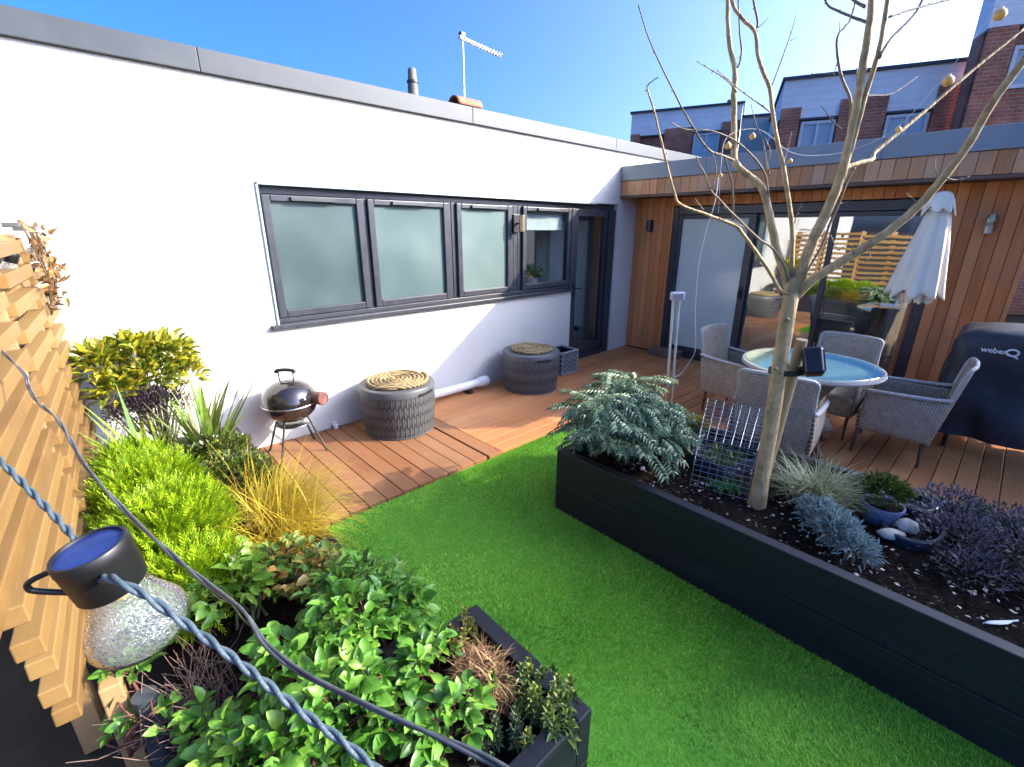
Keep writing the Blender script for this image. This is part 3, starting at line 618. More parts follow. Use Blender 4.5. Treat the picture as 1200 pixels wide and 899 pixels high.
# unseen block added out of frame on the right to shade the lawn
nb = thing('lawn_sun_blocker', 'unseen block added to keep the sun off the lawn', 'house', (8.5,-8.5,0))
b = MB(); b.bx(5.55, 8.72, -9.5, -7.44, -.1, 3.80); b.bx(4.6, 5.548, -9.5, -7.44, -.1, 3.5); obj('wall', b, M['render'], nb)
b = MB()  # top edge notched and slotted to throw sun patches onto the lawn
for x0, x1, z0, z1 in ((5.55,7.02,3.802,4.5),(7.02,7.78,3.802,3.86),(7.02,7.78,3.99,4.5),(7.78,8.30,3.802,3.97),(8.30,8.70,3.802,4.5)): b.bx(x0, x1, -7.54, -7.44, z0, z1)
obj('notched_top', b, M['render'], nb)

# ---------------------------------------------------------------- light
w = bpy.data.worlds.new('World'); sc.world = w; w.use_nodes = True; nt = w.node_tree
SUN_D = np.array([.73,-.68,.52]); SUN_D = SUN_D/np.linalg.norm(SUN_D)
sky = nt.nodes.new('ShaderNodeTexSky'); sky.sky_type = 'NISHITA'; sky.sun_disc = False
sky.sun_elevation = math.asin(SUN_D[2]); sky.sun_rotation = math.atan2(SUN_D[0], SUN_D[1]); sky.altitude = 50; sky.air_density = .32; sky.dust_density = 5; sky.ozone_density = 6
bg = nt.nodes['Background']; bg.inputs[1].default_value = .15; hs = nt.nodes.new('ShaderNodeHueSaturation'); hs.inputs['Saturation'].default_value = 1.24; nt.links.new(sky.outputs[0], hs.inputs['Color']); nt.links.new(hs.outputs[0], bg.inputs[0])
sl = bpy.data.lights.new('sun', 'SUN'); sl.energy = 2.0; sl.angle = math.radians(.55); sl.color = (1,.88,.68)
so_ = bpy.data.objects.new('sun', sl); COL.objects.link(so_); so_.rotation_euler = Vector(SUN_D).to_track_quat('Z', 'Y').to_euler()
cd = bpy.data.cameras.new('camera'); cam = bpy.data.objects.new('camera', cd); COL.objects.link(cam)
cd.sensor_width = 36; cd.lens = 36*F_PX/1200; cd.clip_start = .02; cd.clip_end = 1000
Mx = Matrix(((RGT[0],UPV[0],-FWD[0],CAM[0]),(RGT[1],UPV[1],-FWD[1],CAM[1]),(RGT[2],UPV[2],-FWD[2],CAM[2]),(0,0,0,1)))
cam.matrix_world = Mx; sc.camera = cam
sc.view_settings.view_transform = 'Standard'; sc.view_settings.look = 'None'; sc.view_settings.exposure = 2.45; sc.view_settings.gamma = 1; sc.view_settings.use_curve_mapping = False
sc.cycles.use_denoising = True; sc.cycles.max_bounces = 8; sc.cycles.transparent_max_bounces = 12; sc.cycles.caustics_reflective = False; sc.cycles.sample_clamp_indirect = 6
# ---------------------------------------------------------------- batten fence on the left
FX = lambda y: -.12+.06*(y+.2)
EF = Vector((.06,1,0)).normalized(); NF = Vector((1,-.06,0)).normalized(); FROT = math.atan2(-.06, 1)
fence = thing('batten_fence', 'tall new softwood fence of stacked horizontal battens at the left edge', 'fence', (FX(-1.4), -1.4, 0))
bays = [(-.17,-.74),(-.785,-1.49),(-1.535,-2.5)]
def batten(mb, ya, yb_, z, hgt=.064, dep=.058, off=0):
    ym = (ya+yb_)/2; c = Vector((FX(ym), ym, z))-NF*(dep/2-off)
    M3 = Matrix.Rotation(FROT, 3, 'Z') @ Matrix.Rotation(random.uniform(-.03,.03), 3, 'Y')
    mb.box(c, (dep, abs(ya-yb_)/EF.y, hgt), M=M3)
for i, (a, c) in enumerate(bays):
    b = MB(); z = .44 if i == 2 else .12
    z += .054*(i % 2); 
    while z < 1.73:
        e = c
        if i == 2: e = -2.50 if z < .5 else (-2.54 if z < .72 else (-2.60 if z < .98 else -3.6))
        batten(b, a+random.uniform(-.012,.0), e+random.uniform(0,.012), z, .055+random.uniform(-.002,.002), .058, random.uniform(-.004,.004)+.006*(i % 2))
        z += .108
    obj('slat_panel', b, M['batten'], fence, bevel=.004)
for y in (-.25,-.765,-1.515,-2.05):
    b = MB(); b.box(Vector((FX(y),y,.8))-NF*.095, (.07,.09,1.84), FROT); obj('post', b, M['post'], fence, bevel=.004)
for y in (-.763,-1.513):
    b = MB(); z = .18
    while z < 1.70: b.box(Vector((FX(y),y,z))-NF*.048, (.05,.043,.10), FROT); z += .108
    obj('spacer_strip', b, M['post'], fence)
b = MB(); b.box(Vector((FX(-.35),-.35,1.765))-NF*.02, (.07,.22,.022), FROT); b.box(Vector((FX(-.62),-.62,1.782))-NF*.03, (.06,.16,.024), FROT); obj('top_cap', b, mat('dark roofing strip', (.05,.05,.052), (.09,.085,.08), .7), fence, bevel=.004)
b = MB(); b.box((FX(-2.42)+.06,-2.44,.16), (.055,.055,.56), FROT)
tag(obj('timber_post', b, M['post'], bevel=.005), 'short bare timber post stub under the near end of the batten fence', 'post')
b = MB(); b.tube([(-.13,-2.50,-.1),(-.125,-2.50,.38)], .034, 14)
tag(obj('grey_post', b, mat('grey metal post', (.05,.058,.066), (.08,.09,.10), .5, .2, 9), smooth=True), 'short grey metal post beside the timber post stub', 'post')

M['crisp'] = leaf_mat('dried leaves', [(.20,.09,.03),(.38,.20,.06),(.10,.06,.03),(.50,.32,.12)], .6, .3)
t = thing('dried_climber', 'dried brown climber tangled over the far top of the batten fence', 'plant', (FX(-.55)+.03, -.55, 1.5)); n = 120
P = np.stack([U_(FX(-.5)-.0, FX(-.5)+.08, n), U_(-.95,-.30,n), U_(1.40,1.78,n)], 1); leaves('foliage', P, sph(n), sph(n), U_(.03,.06,n), U_(.015,.03,n), M['crisp'], t)
b = MB()
for k in range(9):
    y0 = random.uniform(-.9,-.35); b.tube(smooth_path([(FX(y0)+.02,y0,1.35),(FX(y0)+.05,y0+random.uniform(-.1,.1),1.55),(FX(y0)+.02,y0+random.uniform(-.15,.15),1.78)],4), .003, 5)
obj('stem', b, mat('dry stems', (.12,.07,.035), None, .8), t, smooth='all')
# ---------------------------------------------------------------- raised beds
def sleeper_box(name, lab, x0, x1, y0, y1, zt, soil_z, t=.06, parts=('l','r','f','n')):
    r = thing(name, lab, 'planter', ((x0+x1)/2, (y0+y1)/2, -.03))
    zb = -.04; zm = (zt+zb)/2
    def side(ax0, ax1, ay0, ay1):
        b = MB(); b.bx(ax0, ax1, ay0, ay1, zb, zm-.0015); b.bx(ax0, ax1, ay0, ay1, zm+.0015, zt); obj('side', b, M['sleeper'], r, bevel=.005)
    if 'l' in parts: side(x0, x0+t, y0, y1)
    if 'r' in parts: side(x1-t, x1, y0, y1)
    if 'f' in parts: side(x0+t+.001, x1-t-.001, y1-t, y1)
    if 'n' in parts: side(x0+t+.001, x1-t-.001, y0, y0+t)
    g = MB(); nx, ny = int((x1-x0)/.02)+1, int((y1-y0)/.02)+1
    def sz(x, y): return soil_z+.018*math.sin(7*x+1.7)*math.sin(6*y)+.012*math.sin(23*x+3*y)*math.sin(19*y-4*x)+random.uniform(-.007,.007)
    g.grid(lambda u, v: (x0+t*.8+(x1-x0-1.6*t)*u, y0+t*.8+(y1-y0-1.6*t)*v, sz(x0+(x1-x0)*u, y0+(y1-y0)*v)), nx, ny); obj('soil', g, M['soil'], r, smooth='all'); return r
bedA = sleeper_box('planter_bed', 'long black sleeper bed full of shrubs running along the batten fence', -.10, .65, -2.88, -.24, .35, .27, parts=('r','f','n'))
bedB = sleeper_box('planter_bed', 'short black sleeper bed at the bottom edge holding the dead brown clump', -.08, .86, -3.49, -2.93, .40, .33)
bedC = sleeper_box('planter_bed', 'long black sleeper bed across the lawn holding the bare tree', 2.05, 3.16, -6.2, -2.28, .41, .345)
def chips(name, n, x0, x1, y0, y1, z, smin, smax, mt, lab):
    P = np.stack([U_(x0,x1,n), U_(y0,y1,n), np.full(n, z)+U_(.0,.022,n)], 1); D = sph(n); D[:, 2] *= .25
    s = U_(smin, smax, n)
    o = leaves(name, P, D, np.tile([[0,0,1.]], (n,1))+sph(n)*.35, s, s*U_(.35,.8,n), mt, None, SMALL); return tag(o, lab, 'chippings', kind='stuff')
M['chip'] = leaf_mat('bark chips', [(.03,.02,.014),(.06,.042,.03),(.14,.11,.08),(.40,.36,.30),(.62,.59,.54)], .8, .0, .2)
M['clod'] = leaf_mat('soil crumbs', [(.008,.006,.004),(.02,.014,.010),(.045,.03,.02)], .95, 0, .1)
chips('bark_chippings', 1300, 2.13, 3.06, -4.9, -2.5, .355, .006, .026, M['chip'], 'pale and brown bark chippings scattered over the dark soil')
chips('soil_crumbs', 9000, 2.12, 3.08, -4.9, -2.4, .345, .006, .022, M['clod'], 'dark crumbs of soil in the bed under the bare tree')
chips('soil_crumbs', 3600, -.03, .58, -2.85, -.3, .27, .006, .02, M['clod'], 'dark crumbs of soil in the beds along the fence')

# ---------------------------------------------------------------- planting
def plant(name, lab, cat, loc, group=None): return thing(name, lab, cat, loc, 0, group)
def lobes_pts(lobes, n, inner=.55, up=.35):
    vol = np.array([l[3]*l[4]*l[5] for l in lobes])**.75; cnt = np.maximum(1, (n*vol/vol.sum()).astype(int)); P = []; D = []
    for l, c in zip(lobes, cnt):
        d = sph(c); d[:, 2] = np.where(d[:, 2] < -.35, -d[:, 2], d[:, 2]); r = U_(inner**3, 1, c)**(1/3)*(1+.13*np.sin(d[:,0]*7+l[0]*9)*np.sin(d[:,1]*6+d[:,2]*5))
        P.append(np.array(l[:3])+d*np.array(l[3:])*r[:, None]); D.append(nrm(d+sph(c)*.55+[0,0,up]))
    return np.concatenate(P), np.concatenate(D)
def stems(lobes, base, k, rad, mt, parent, spread=.05, extra=None):
    b = extra or MB()
    for l in lobes:
        for _ in range(k):
            e = np.array(l[:3])+sph(1)[0]*np.array(l[3:])*.85; s = np.array([base[0]+random.uniform(-spread,spread), base[1]+random.uniform(-spread,spread), base[2]])
            m = (s+e)/2+sph(1)[0]*.04; m[2] += .03; b.tube(smooth_path([s, m, e], 4), list(np.linspace(rad, rad*.35, 9)), 5)
    return obj('stem', b, mt, parent, smooth='all')
M['stem'] = mat('shrub stems', (.07,.045,.025), (.13,.09,.05), .8, 0, 30)
M['gstem'] = mat('green stems', (.08,.12,.03), (.14,.16,.06), .7, 0, 30)
M['rstem'] = mat('red stems', (.10,.03,.025), (.16,.06,.04), .7, 0, 30)
def shrub(name, lab, cat, lobes, n, L, W, mt, T=LANCE, base=None, k=5, rad=.006, smt=None, group=None, inner=.55, up=.35):
    base = base or (lobes[0][0], lobes[0][1], .27); t = plant(name, lab, cat, base, group)
    P, D = lobes_pts(lobes, n, inner, up); m = len(P); Un = np.tile([[0,0,1.]], (m,1))+sph(m)*.5
    leaves('foliage', P, D, Un, U_(L[0],L[1],m), U_(W[0],W[1],m), mt, t, T)
    if k: stems(lobes, base, k, rad, smt or M['stem'], t)
    return t
# spotted laurel against the wall
M['aucuba'] = leaf_mat('laurel leaves', [(.07,.13,.015),(.20,.24,.02),(.42,.38,.03),(.55,.46,.04)], .35, .3, .5)
lob = [(.0,-.32,.93,.12,.14,.15),(.17,-.30,.97,.13,.14,.14),(.34,-.30,.95,.13,.13,.13),(.06,-.40,.78,.13,.12,.12),(.40,-.34,.80,.10,.1,.13),(.22,-.4,.84,.12,.1,.1)]
shrub('spotted_laurel', 'yellow and green spotted laurel standing against the white wall', 'shrub', lob, 900, (.055,.10), (.026,.044), M['aucuba'], LANCE, (.2,-.34,.27), 6, .007, M['gstem'], inner=.3)
# purple hebe
M['hebe'] = leaf_mat('purple hebe leaves', [(.02,.012,.02),(.05,.028,.045),(.09,.055,.075),(.05,.06,.03)], .5, .2, .4)
shrub('purple_shrub', 'dark purple small leaved shrub below the spotted laurel', 'shrub', [(.08,-.50,.66,.14,.14,.13),(.24,-.52,.66,.15,.13,.13),(.17,-.50,.72,.12,.1,.1)], 2600, (.018,.032), (.007,.012), M['hebe'], SMALL, (.17,-.5,.27), 6, .004)
# sword leaved phormiums
M['phor'] = leaf_mat('sword leaves', [(.05,.12,.012),(.12,.24,.025),(.22,.33,.04),(.30,.34,.05)], .4, .2, .45)
M['phor2'] = leaf_mat('bronze sword leaves', [(.14,.10,.04),(.12,.20,.03),(.20,.30,.045),(.16,.26,.04),(.22,.15,.08)], .4, .2, .45)
def sword(lab, base, n, hd, hspread, Ln, mt, lean, group='sword leaved plants in the fence bed'):
    t = plant('sword_leaf_plant', lab, 'plant', base, group); B = np.array(base)+np.stack([U_(-.05,.05,n), U_(-.05,.05,n), np.zeros(n)], 1)
    blades('leaf_blades', B, RNG.normal(hd, hspread, n), U_(Ln*.65, Ln, n), U_(lean*.2, lean, n), U_(.1,.45,n), U_(.030,.046,n), mt, t, 7)
    blades('inner_blades', B, U_(0,6.28,n), U_(Ln*.35, Ln*.6, n), U_(.1,.5,n), U_(.1,.4,n), U_(.016,.026,n), mt, t, 7)
sword('green sword leaved clump splaying towards the fence', (.10,-.90,.34), 38, 2.9, .8, .64, M['phor'], 1.1)
sword('bronze edged upright sword leaved clump nearer the black bed corner', (.37,-.82,.34), 40, 1.0, 1.9, .66, M['phor2'], .62)
# golden conifer, feathery sprays
M['gold'] = leaf_mat('golden conifer', [(.09,.19,.008),(.20,.36,.010),(.33,.48,.013),(.46,.54,.02)], .5, .35, .3)
def sprig_tpl(k=9):
    V = []; F = []
    for i in range(k):
        tt = .1+.9*i/(k-1); s = (-1)**i; w = .42*(1-tt*.65)
        a = (tt-.12, 0, .0); bb = (tt+.16, s*w, .04); c = (tt+.26, s*w*.9, .03); d_ = (tt+.06, s*.03, 0)
        o = len(V); V += [a, bb, c, d_]; F.append((o, o+1, o+2, o+3))
    return np.array(V), np.array(F)
SPRIG = sprig_tpl()
lob = [(0.0,-1.02,.42,.17,.22,.22),(.04,-1.40,.46,.22,.25,.23),(.07,-1.78,.45,.22,.25,.22),(.07,-2.10,.38,.20,.2,.17),(-.06,-1.65,.40,.13,.3,.2),(.15,-1.55,.40,.15,.25,.16)]
shrub('golden_conifer', 'big bright yellow green feathery conifer mound beside the fence', 'shrub', lob, 7000, (.045,.085), (.03,.06), M['gold'], SPRIG, (.05,-1.5,.27), 5, .006, inner=.6, up=.5)
# dark small leaved box
M['boxl'] = leaf_mat('box leaves', [(.025,.055,.010),(.06,.11,.02),(.13,.18,.03),(.26,.20,.05)], .4, .25, .45)
shrub('box_shrub', 'rounded dark green small leaved shrub next to the decking', 'shrub', [(.43,-1.00,.42,.18,.2,.17),(.42,-1.30,.40,.19,.22,.17),(.54,-1.15,.33,.14,.27,.12)], 4600, (.018,.034), (.010,.018), M['boxl'], SMALL, (.4,-1.15,.27), 6, .005)
# yellow sedge spilling over the edge
M['sedge'] = leaf_mat('golden sedge', [(.40,.27,.02),(.58,.42,.03),(.68,.48,.05),(.48,.40,.04)], .45, .35, .35)
t = plant('golden_sedge', 'golden yellow sedge spilling over the bed edge onto the decking', 'grass plant', (.47,-1.80,.28)); n = 1100
B = np.array([.47,-1.80,.28])+np.stack([RNG.normal(0,.06,n), RNG.normal(0,.12,n), np.zeros(n)], 1)
blades('blades', B, RNG.normal(-.15, 1.15, n), U_(.26,.52,n), U_(.1,.7,n), U_(.8,1.9,n), U_(.003,.0065,n), M['sedge'], t, 9)
# broad leaved roses and hydrangeas
M['rose'] = leaf_mat('broad green leaves', [(.045,.14,.018),(.08,.235,.024),(.12,.31,.032),(.16,.35,.04),(.22,.38,.045)], .40, .28, .5)
M['rose2'] = leaf_mat('pale green leaves', [(.08,.19,.022),(.15,.30,.035),(.22,.38,.045),(.29,.38,.06)], .36, .32, .5)
M['redleaf'] = leaf_mat('coppery young leaves', [(.42,.16,.04),(.10,.24,.03),(.16,.32,.04),(.52,.26,.06),(.20,.34,.05),(.50,.36,.07)], .38, .3, .5)
def rosebush(lab, base, lobes, ncl, L, mt, k=4, name='rose_bush', group='broad leaved bushes at the near end of the fence bed'):
    t = plant(name, lab, 'shrub', base, group); P, D = lobes_pts(lobes, ncl, .45, .1); PP = []; DD = []; UU = []; LL = []
    stm = MB()
    for p, d in zip(P, D):
        d = nrm(d*[1,1,.45]+np.array([0,0,.10])); s = nrm(np.cross(d, [0,0,1.])); l = random.uniform(*L); m = random.choice((3,3,5)); up = np.array([0,0,1.])+sph(1)[0]*.6
        stm.tube([p-d*l*.9-np.array([0,0,.02]), p], [.0016,.0011], 4)
        for j in range(m):
            a = (0, 1, -1, 1.35, -1.35)[j]; off = (0, .12, .12, .75, .75)[j]
            PP.append(p-d*l*off); DD.append(nrm(d*math.cos(a)+s*math.sin(a)+sph(1)[0]*.18)); UU.append(up+sph(1)[0]*.25); LL.append(l*(1, .85, .85, .65, .65)[j]*random.uniform(.7,1.15))
    LL = np.array(LL); leaves('foliage', np.array(PP), np.array(DD), np.array(UU), LL, LL*U_(.55,.72,len(LL)), mt, t, BROAD)
    stems(lobes, base, k, .0065, M['rstem'] if mt is not M['rose2'] else M['gstem'], t, .06 if ncl > 20 else .008, stm); return t
rosebush('pale green broad leaved bush between the golden conifer and the copper leaved bush', (.22,-2.30,.27), [(.18,-2.28,.44,.15,.13,.12),(.28,-2.20,.42,.12,.12,.10)], 70, (.045,.075), M['rose2'])
rosebush('copper tipped young bush behind the rose leaves near the sedge', (.42,-2.32,.27), [(.38,-2.26,.42,.14,.14,.13),(.50,-2.42,.40,.12,.14,.13)], 100, (.04,.065), M['redleaf'])
rosebush('large broad leaved rose bush overhanging the lawn edge', (.48,-2.75,.27), [(.50,-2.62,.45,.16,.15,.13),(.60,-2.78,.44,.13,.15,.12),(.42,-2.80,.48,.16,.14,.12),(.66,-2.62,.36,.08,.12,.1)], 280, (.040,.068), M['rose'])
rosebush('broad leaved rose bush below the twisted cable', (.22,-2.95,.30), [(.26,-2.78,.44,.14,.13,.12),(.30,-3.02,.46,.15,.13,.12),(.12,-2.98,.38,.13,.13,.12),(.40,-3.10,.42,.12,.12,.1),(.20,-3.16,.38,.15,.12,.10),(.04,-2.86,.36,.10,.10,.10),(.08,-3.25,.36,.12,.1,.1),(.0,-2.72,.33,.08,.10,.08)], 380, (.040,.070), M['rose'])
rosebush('low rose shoots in the short bed left of the dead brown clump', (.56,-3.12,.33), [(.55,-3.05,.44,.12,.10,.09),(.50,-3.25,.42,.13,.10,.09)], 70, (.034,.06), M['rose'])
rosebush('straggly climbing shoots at the foot of the batten fence', (-.16,-2.46,.2), [(-.15,-2.44,.40,.06,.07,.10),(-.20,-2.50,.28,.05,.05,.08),(-.08,-2.62,.34,.06,.07,.06)], 26, (.035,.055), M['rose'], 5)
# dry twiggy heather
M['dry'] = mat('dry twigs', (.10,.055,.04), (.22,.14,.10), .85, 0, 25)
t = plant('dry_twig_clump', 'tangle of dry reddish brown twigs under the glass bulb', 'plant', (.0,-2.60,.27)); b = MB()
for _ in range(190):
    s = np.array([random.gauss(0,.06), -2.58+random.gauss(0,.12), .27]); d = sph(1)[0]; d[2] = abs(d[2])*.8+.25; l = random.uniform(.08,.2); m = s+d*l*.5+sph(1)[0]*.015
    b.tube([s, m, s+d*l+sph(1)[0]*.02], [.0022,.0017,.0009], 4)
obj('twigs', b, M['dry'], t)
# dead brown clump
M['straw'] = leaf_mat('dead leaves', [(.10,.05,.025),(.22,.12,.055),(.36,.22,.11),(.46,.31,.17)], .7, .15, .2)
t = plant('dead_clump', 'dead straw brown clump in the corner of the short black bed', 'plant', (.70,-3.18,.33)); n = 1500
d = sph(n); d[:, 2] = np.abs(d[:, 2]); B = np.array([.70,-3.17,.35])+d*np.array([.085,.13,.085])*U_(.2,1,n)[:, None]
blades('dead_leaves', B, U_(0,6.28,n), U_(.04,.10,n), U_(.3,1.5,n), U_(.2,1.9,n), U_(.002,.0045,n), M['straw'], t, 5)
# succulents
M['sed'] = leaf_mat('stonecrop leaves', [(.06,.13,.03),(.12,.22,.05),(.24,.32,.07),(.36,.36,.08)], .35, .2, .5)
def rosettes(name, lab, centers, r, npet, mt, L, zc=0, group=None):
    t = plant(name, lab, 'plant', tuple(centers[0]), group); PP = []; DD = []; UU = []; stm = MB()
    for c in centers:
        c = np.array(c); stm.tube([c-np.array([random.uniform(-.02,.02),random.uniform(-.02,.02),.09]), c], .003, 5)
        for lay in range(3):
            for j in range(npet):
                a = 2*PI*(j+.5*lay)/npet+random.uniform(-.2,.2); e = .25+.55*lay; dd = np.array([math.cos(a)*math.cos(e), math.sin(a)*math.cos(e), math.sin(e)])
                PP.append(c-np.array([0,0,.02*(2-lay)])); DD.append(dd); UU.append(np.array([-math.cos(a)*.6, -math.sin(a)*.6, 1]))
    m = len(PP); leaves('foliage', np.array(PP), np.array(DD), np.array(UU), U_(*L,m), U_(L[0]*.4,L[1]*.5,m), mt, t, LANCE); obj('stem', stm, M['gstem'], t); return t
cs = [(.76+random.gauss(0,.045), -3.36+random.gauss(0,.065), .41+random.uniform(-.03,.04)) for _ in range(34)]
rosettes('stonecrop', 'bright green stonecrop rosettes by the corner of the short black bed', cs, .03, 6, M['sed'], (.022,.036))
M['sedg'] = leaf_mat('grey green leaves', [(.06,.10,.05),(.11,.16,.08),(.17,.22,.11)], .5, .2, .3)
cs = [(.61+random.gauss(0,.045), -3.34+random.gauss(0,.05), .385+random.uniform(-.03,.03)) for _ in range(26)]
rosettes('stonecrop', 'dull grey green low rosettes below the dead brown clump', cs, .03, 6, M['sedg'], (.018,.03))
cs = [(.72+random.gauss(0,.05), -3.02+random.gauss(0,.02), .42+random.uniform(-.02,.03)) for _ in range(10)]
M['sedy'] = leaf_mat('yellow leaves', [(.28,.24,.04),(.36,.30,.06),(.20,.22,.05)], .5, .2, .3)
rosettes('yellow_seedling', 'yellowing seedlings at the far rim of the short black bed', cs, .03, 5, M['sedy'], (.02,.032))
pk = MB(); c = onz(405,857,.34); pk.box(c, (.05,.012,.04), .6); tag(obj('plant_label', pk, mat('pink plastic', (.55,.08,.25), None, .4)), 'pink plastic plant label among the lower rose leaves', 'label')

# ---- long bed plants on the right
M['maho'] = leaf_mat('fern leaflets', [(.06,.12,.06),(.13,.21,.11),(.23,.33,.18),(.40,.47,.29)], .34, .2, .6)
M['mahoy'] = mat('yellow flower spikes', (.45,.38,.06), (.35,.33,.05), .6)
t = plant('fern_leaved_shrub', 'fern leaved evergreen shrub with layered fronds at the end of the long bed', 'shrub', (2.40,-2.62,.345))
PP = []; DD = []; UU = []; LL = []; st = MB(); fl = MB()
tops = [(2.44,-2.58,.69),(2.22,-2.70,.62),(2.58,-2.46,.70),(2.30,-2.50,.60),(2.55,-2.72,.62),(2.22,-2.60,.52),(2.46,-2.86,.50),(2.26,-2.82,.50),(2.62,-2.58,.55),(2.34,-2.42,.48),(2.66,-2.74,.48),(2.42,-2.66,.66),(2.70,-2.50,.72),(2.26,-2.54,.68),(2.50,-2.72,.64),(2.36,-2.50,.70)]
for ti, tp in enumerate(tops):
    tp = np.array(tp)+np.array([-.06,.06,.06]); st.tube(smooth_path([(2.36+random.uniform(-.05,.05),-2.58+random.uniform(-.05,.05),.33), (np.array([2.36,-2.58,.33])+tp)/2+sph(1)[0]*.03, tp], 4), .009, 6)
    nf = 13
    for f in range(nf):
        a = 2*PI*f/nf+random.uniform(-.25,.25); el = random.uniform(-.10,.60); fl_ = random.uniform(.19,.30); p = tp.copy(); hd = np.array([math.cos(a), math.sin(a), 0]); sd = np.array([-math.sin(a), math.cos(a), 0]); rib = [p.copy()]
        ns = 13
        for k in range(ns):
            e2 = el-.75*k/ns; dv = hd*math.cos(e2)+np.array([0,0,1])*math.sin(e2); p = p+dv*fl_/ns; rib.append(p.copy())
            if k > 1:
                l = .062*math.sin(PI*min(1, .22+.75*(1-k/ns)))
                for s in (1,-1):
                    PP.append(p.copy()); DD.append(sd*s*.9+dv*.55+np.array([0,0,-.12])); UU.append(np.cross(dv, sd)+sph(1)[0]*.2); LL.append(l*random.uniform(.8,1.1))
        PP.append(p); DD.append(dv); UU.append(np.array([0,0,1.])); LL.append(.05); st.tube(rib[::3]+[rib[-1]], .0018, 4)
    if ti in (0, 2, 11):
        for q in range(5):
            a = random.uniform(0,6.28); fl.tube([tp, tp+np.array([math.cos(a)*.04, math.sin(a)*.04, .10])], [.006,.003], 5)
LL = np.array(LL); leaves('foliage', np.array(PP), np.array(DD), np.array(UU), LL, U_(.010,.016,len(LL)), M['maho'], t, LANCE)
obj('stem', st, M['gstem'], t, smooth='all')
def pot(t, c, r0, r1, h, mt, soil=True):
    b = MB(); b.lathe([(r0,0),(r1*.97,h*.86),(r1*1.06,h*.87),(r1*1.06,h),(r1*.95,h),(r1*.93,h*.85)], c, 28, caps=False); obj('pot', b, mt, t, smooth=True)
    b = MB(); b.lathe([(r1*.94,h*.86),(r1*.5,h*.9),(0,h*.9)], c, 20, caps=False); obj('soil', b, M['soil'], t, smooth=True)
c = (2.86,-2.80,.345); t = plant('potted_conifer', 'tiny yellow tipped conifer in a grey pot beside the wire cage', 'plant', c)
pot(t, c, .05, .066, .12, mat('blue grey pot', (.16,.20,.23), (.20,.24,.27), .5))
P, D = lobes_pts([(2.86,-2.80,.50,.075,.075,.06)], 700, .3, .6); M['tc'] = leaf_mat('conifer tips', [(.10,.12,.03),(.22,.21,.05),(.36,.30,.07)], .6, .2); leaves('foliage', P, D, sph(len(P)), U_(.02,.035,len(P)), U_(.012,.02,len(P)), M['tc'], t, SPRIG)
# variegated sedge
M['vsedge'] = leaf_mat('variegated sedge', [(.12,.16,.06),(.26,.29,.13),(.42,.42,.24),(.50,.48,.30)], .45, .25, .35)
c = np.array([2.70,-3.58,.35]); t = plant('variegated_sedge', 'striped cream and green sedge clump right of the bare tree trunk', 'grass plant', tuple(c)); n = 560
blades('blades', c+np.stack([RNG.normal(0,.045,n), RNG.normal(0,.045,n), np.zeros(n)], 1), U_(0,6.28,n), U_(.22,.38,n), U_(.1,.75,n), U_(.7,1.7,n), U_(.0035,.006,n), M['vsedge'], t, 8)
# silver curry plant
M['silver'] = leaf_mat('silver leaves', [(.22,.30,.29),(.34,.42,.41),(.46,.53,.51)], .7, .1, .2)
lob = [(2.36,-3.74,.42,.10,.11,.09),(2.43,-3.66,.43,.09,.09,.08),(2.30,-3.84,.40,.08,.09,.07)]
shrub('silver_shrub', 'silvery blue cushion plant in front of the striped sedge', 'shrub', lob, 1500, (.025,.045), (.005,.009), M['silver'], LANCE, (2.36,-3.74,.34), 8, .003, mat('grey stems', (.2,.19,.16), None, .9), inner=.5, up=.6)
# blue pot with a little bush
c = (2.74,-3.86,.345); t = plant('potted_bush', 'small green bush in a blue pot beside two pale stones', 'plant', c)
pot(t, c, .06, .085, .115, mat('blue plastic pot', (.10,.13,.26), (.14,.18,.32), .4))
P, D = lobes_pts([(2.74,-3.86,.52,.09,.09,.08)], 520, .3, .5); leaves('foliage', P, D, sph(len(P))+[0,0,.6], U_(.022,.04,len(P)), U_(.010,.017,len(P)), M['boxl'], t, LANCE); stems([(2.74,-3.86,.50,.07,.07,.07)], (2.74,-3.86,.44), 14, .0025, M['gstem'], t, .03)
for (x, y, z, s, lab) in ((2.60,-3.93,.385,(.062,.036,.026),'long pale stone lying at the foot of the blue pot'),(2.71,-3.97,.40,(.05,.045,.035),'round mottled pale stone behind the long stone')):
    b = MB(); b.lathe([(0,-1),(.55,-.85),(.9,-.4),(1,.1),(.8,.6),(.4,.92),(0,1)], (0,0,0), 14, caps=False); rr = random.Random(3)
    b.v = [(v[0]*s[0]*(1+.08*math.sin(5*v[1]+3*v[2])), v[1]*s[1]*(1+.1*math.sin(4*v[0])), v[2]*s[2]) for v in b.v]; R3 = Matrix.Rotation(-.9, 3, 'Z'); b.v = [tuple(R3 @ Vector(v)+Vector((x,y,z))) for v in b.v]
    tag(obj('stone', b, mat('pale stone', (.42,.38,.31), (.60,.56,.48), .85, 0, 25, bump=.3), smooth='all'), lab, 'stone')
b = MB(); b.lathe([(.16,0),(.17,.075),(.165,.08),(.15,.08),(.145,.02),(0,.02)], (0,0,0), 30, caps=False); b.v = [(v[0]*1.15+2.76, v[1]*.75-3.98, v[2]+.325) for v in b.v]
tag(obj('plant_saucer', b, mat('blue black plastic', (.03,.04,.06), None, .35), smooth=True), 'dark oval plastic trough under the pale stones', 'trough')
b = MB(); b.lathe([(.11,0),(.125,.05),(.118,.054),(.105,.05),(.1,.01),(0,.01)], (3.02,-3.93,.355), 30, caps=False)
tag(obj('plant_saucer', b, mat('slate plastic', (.05,.06,.08), None, .3), smooth=True), 'dark round saucer at the back edge of the long bed', 'saucer')
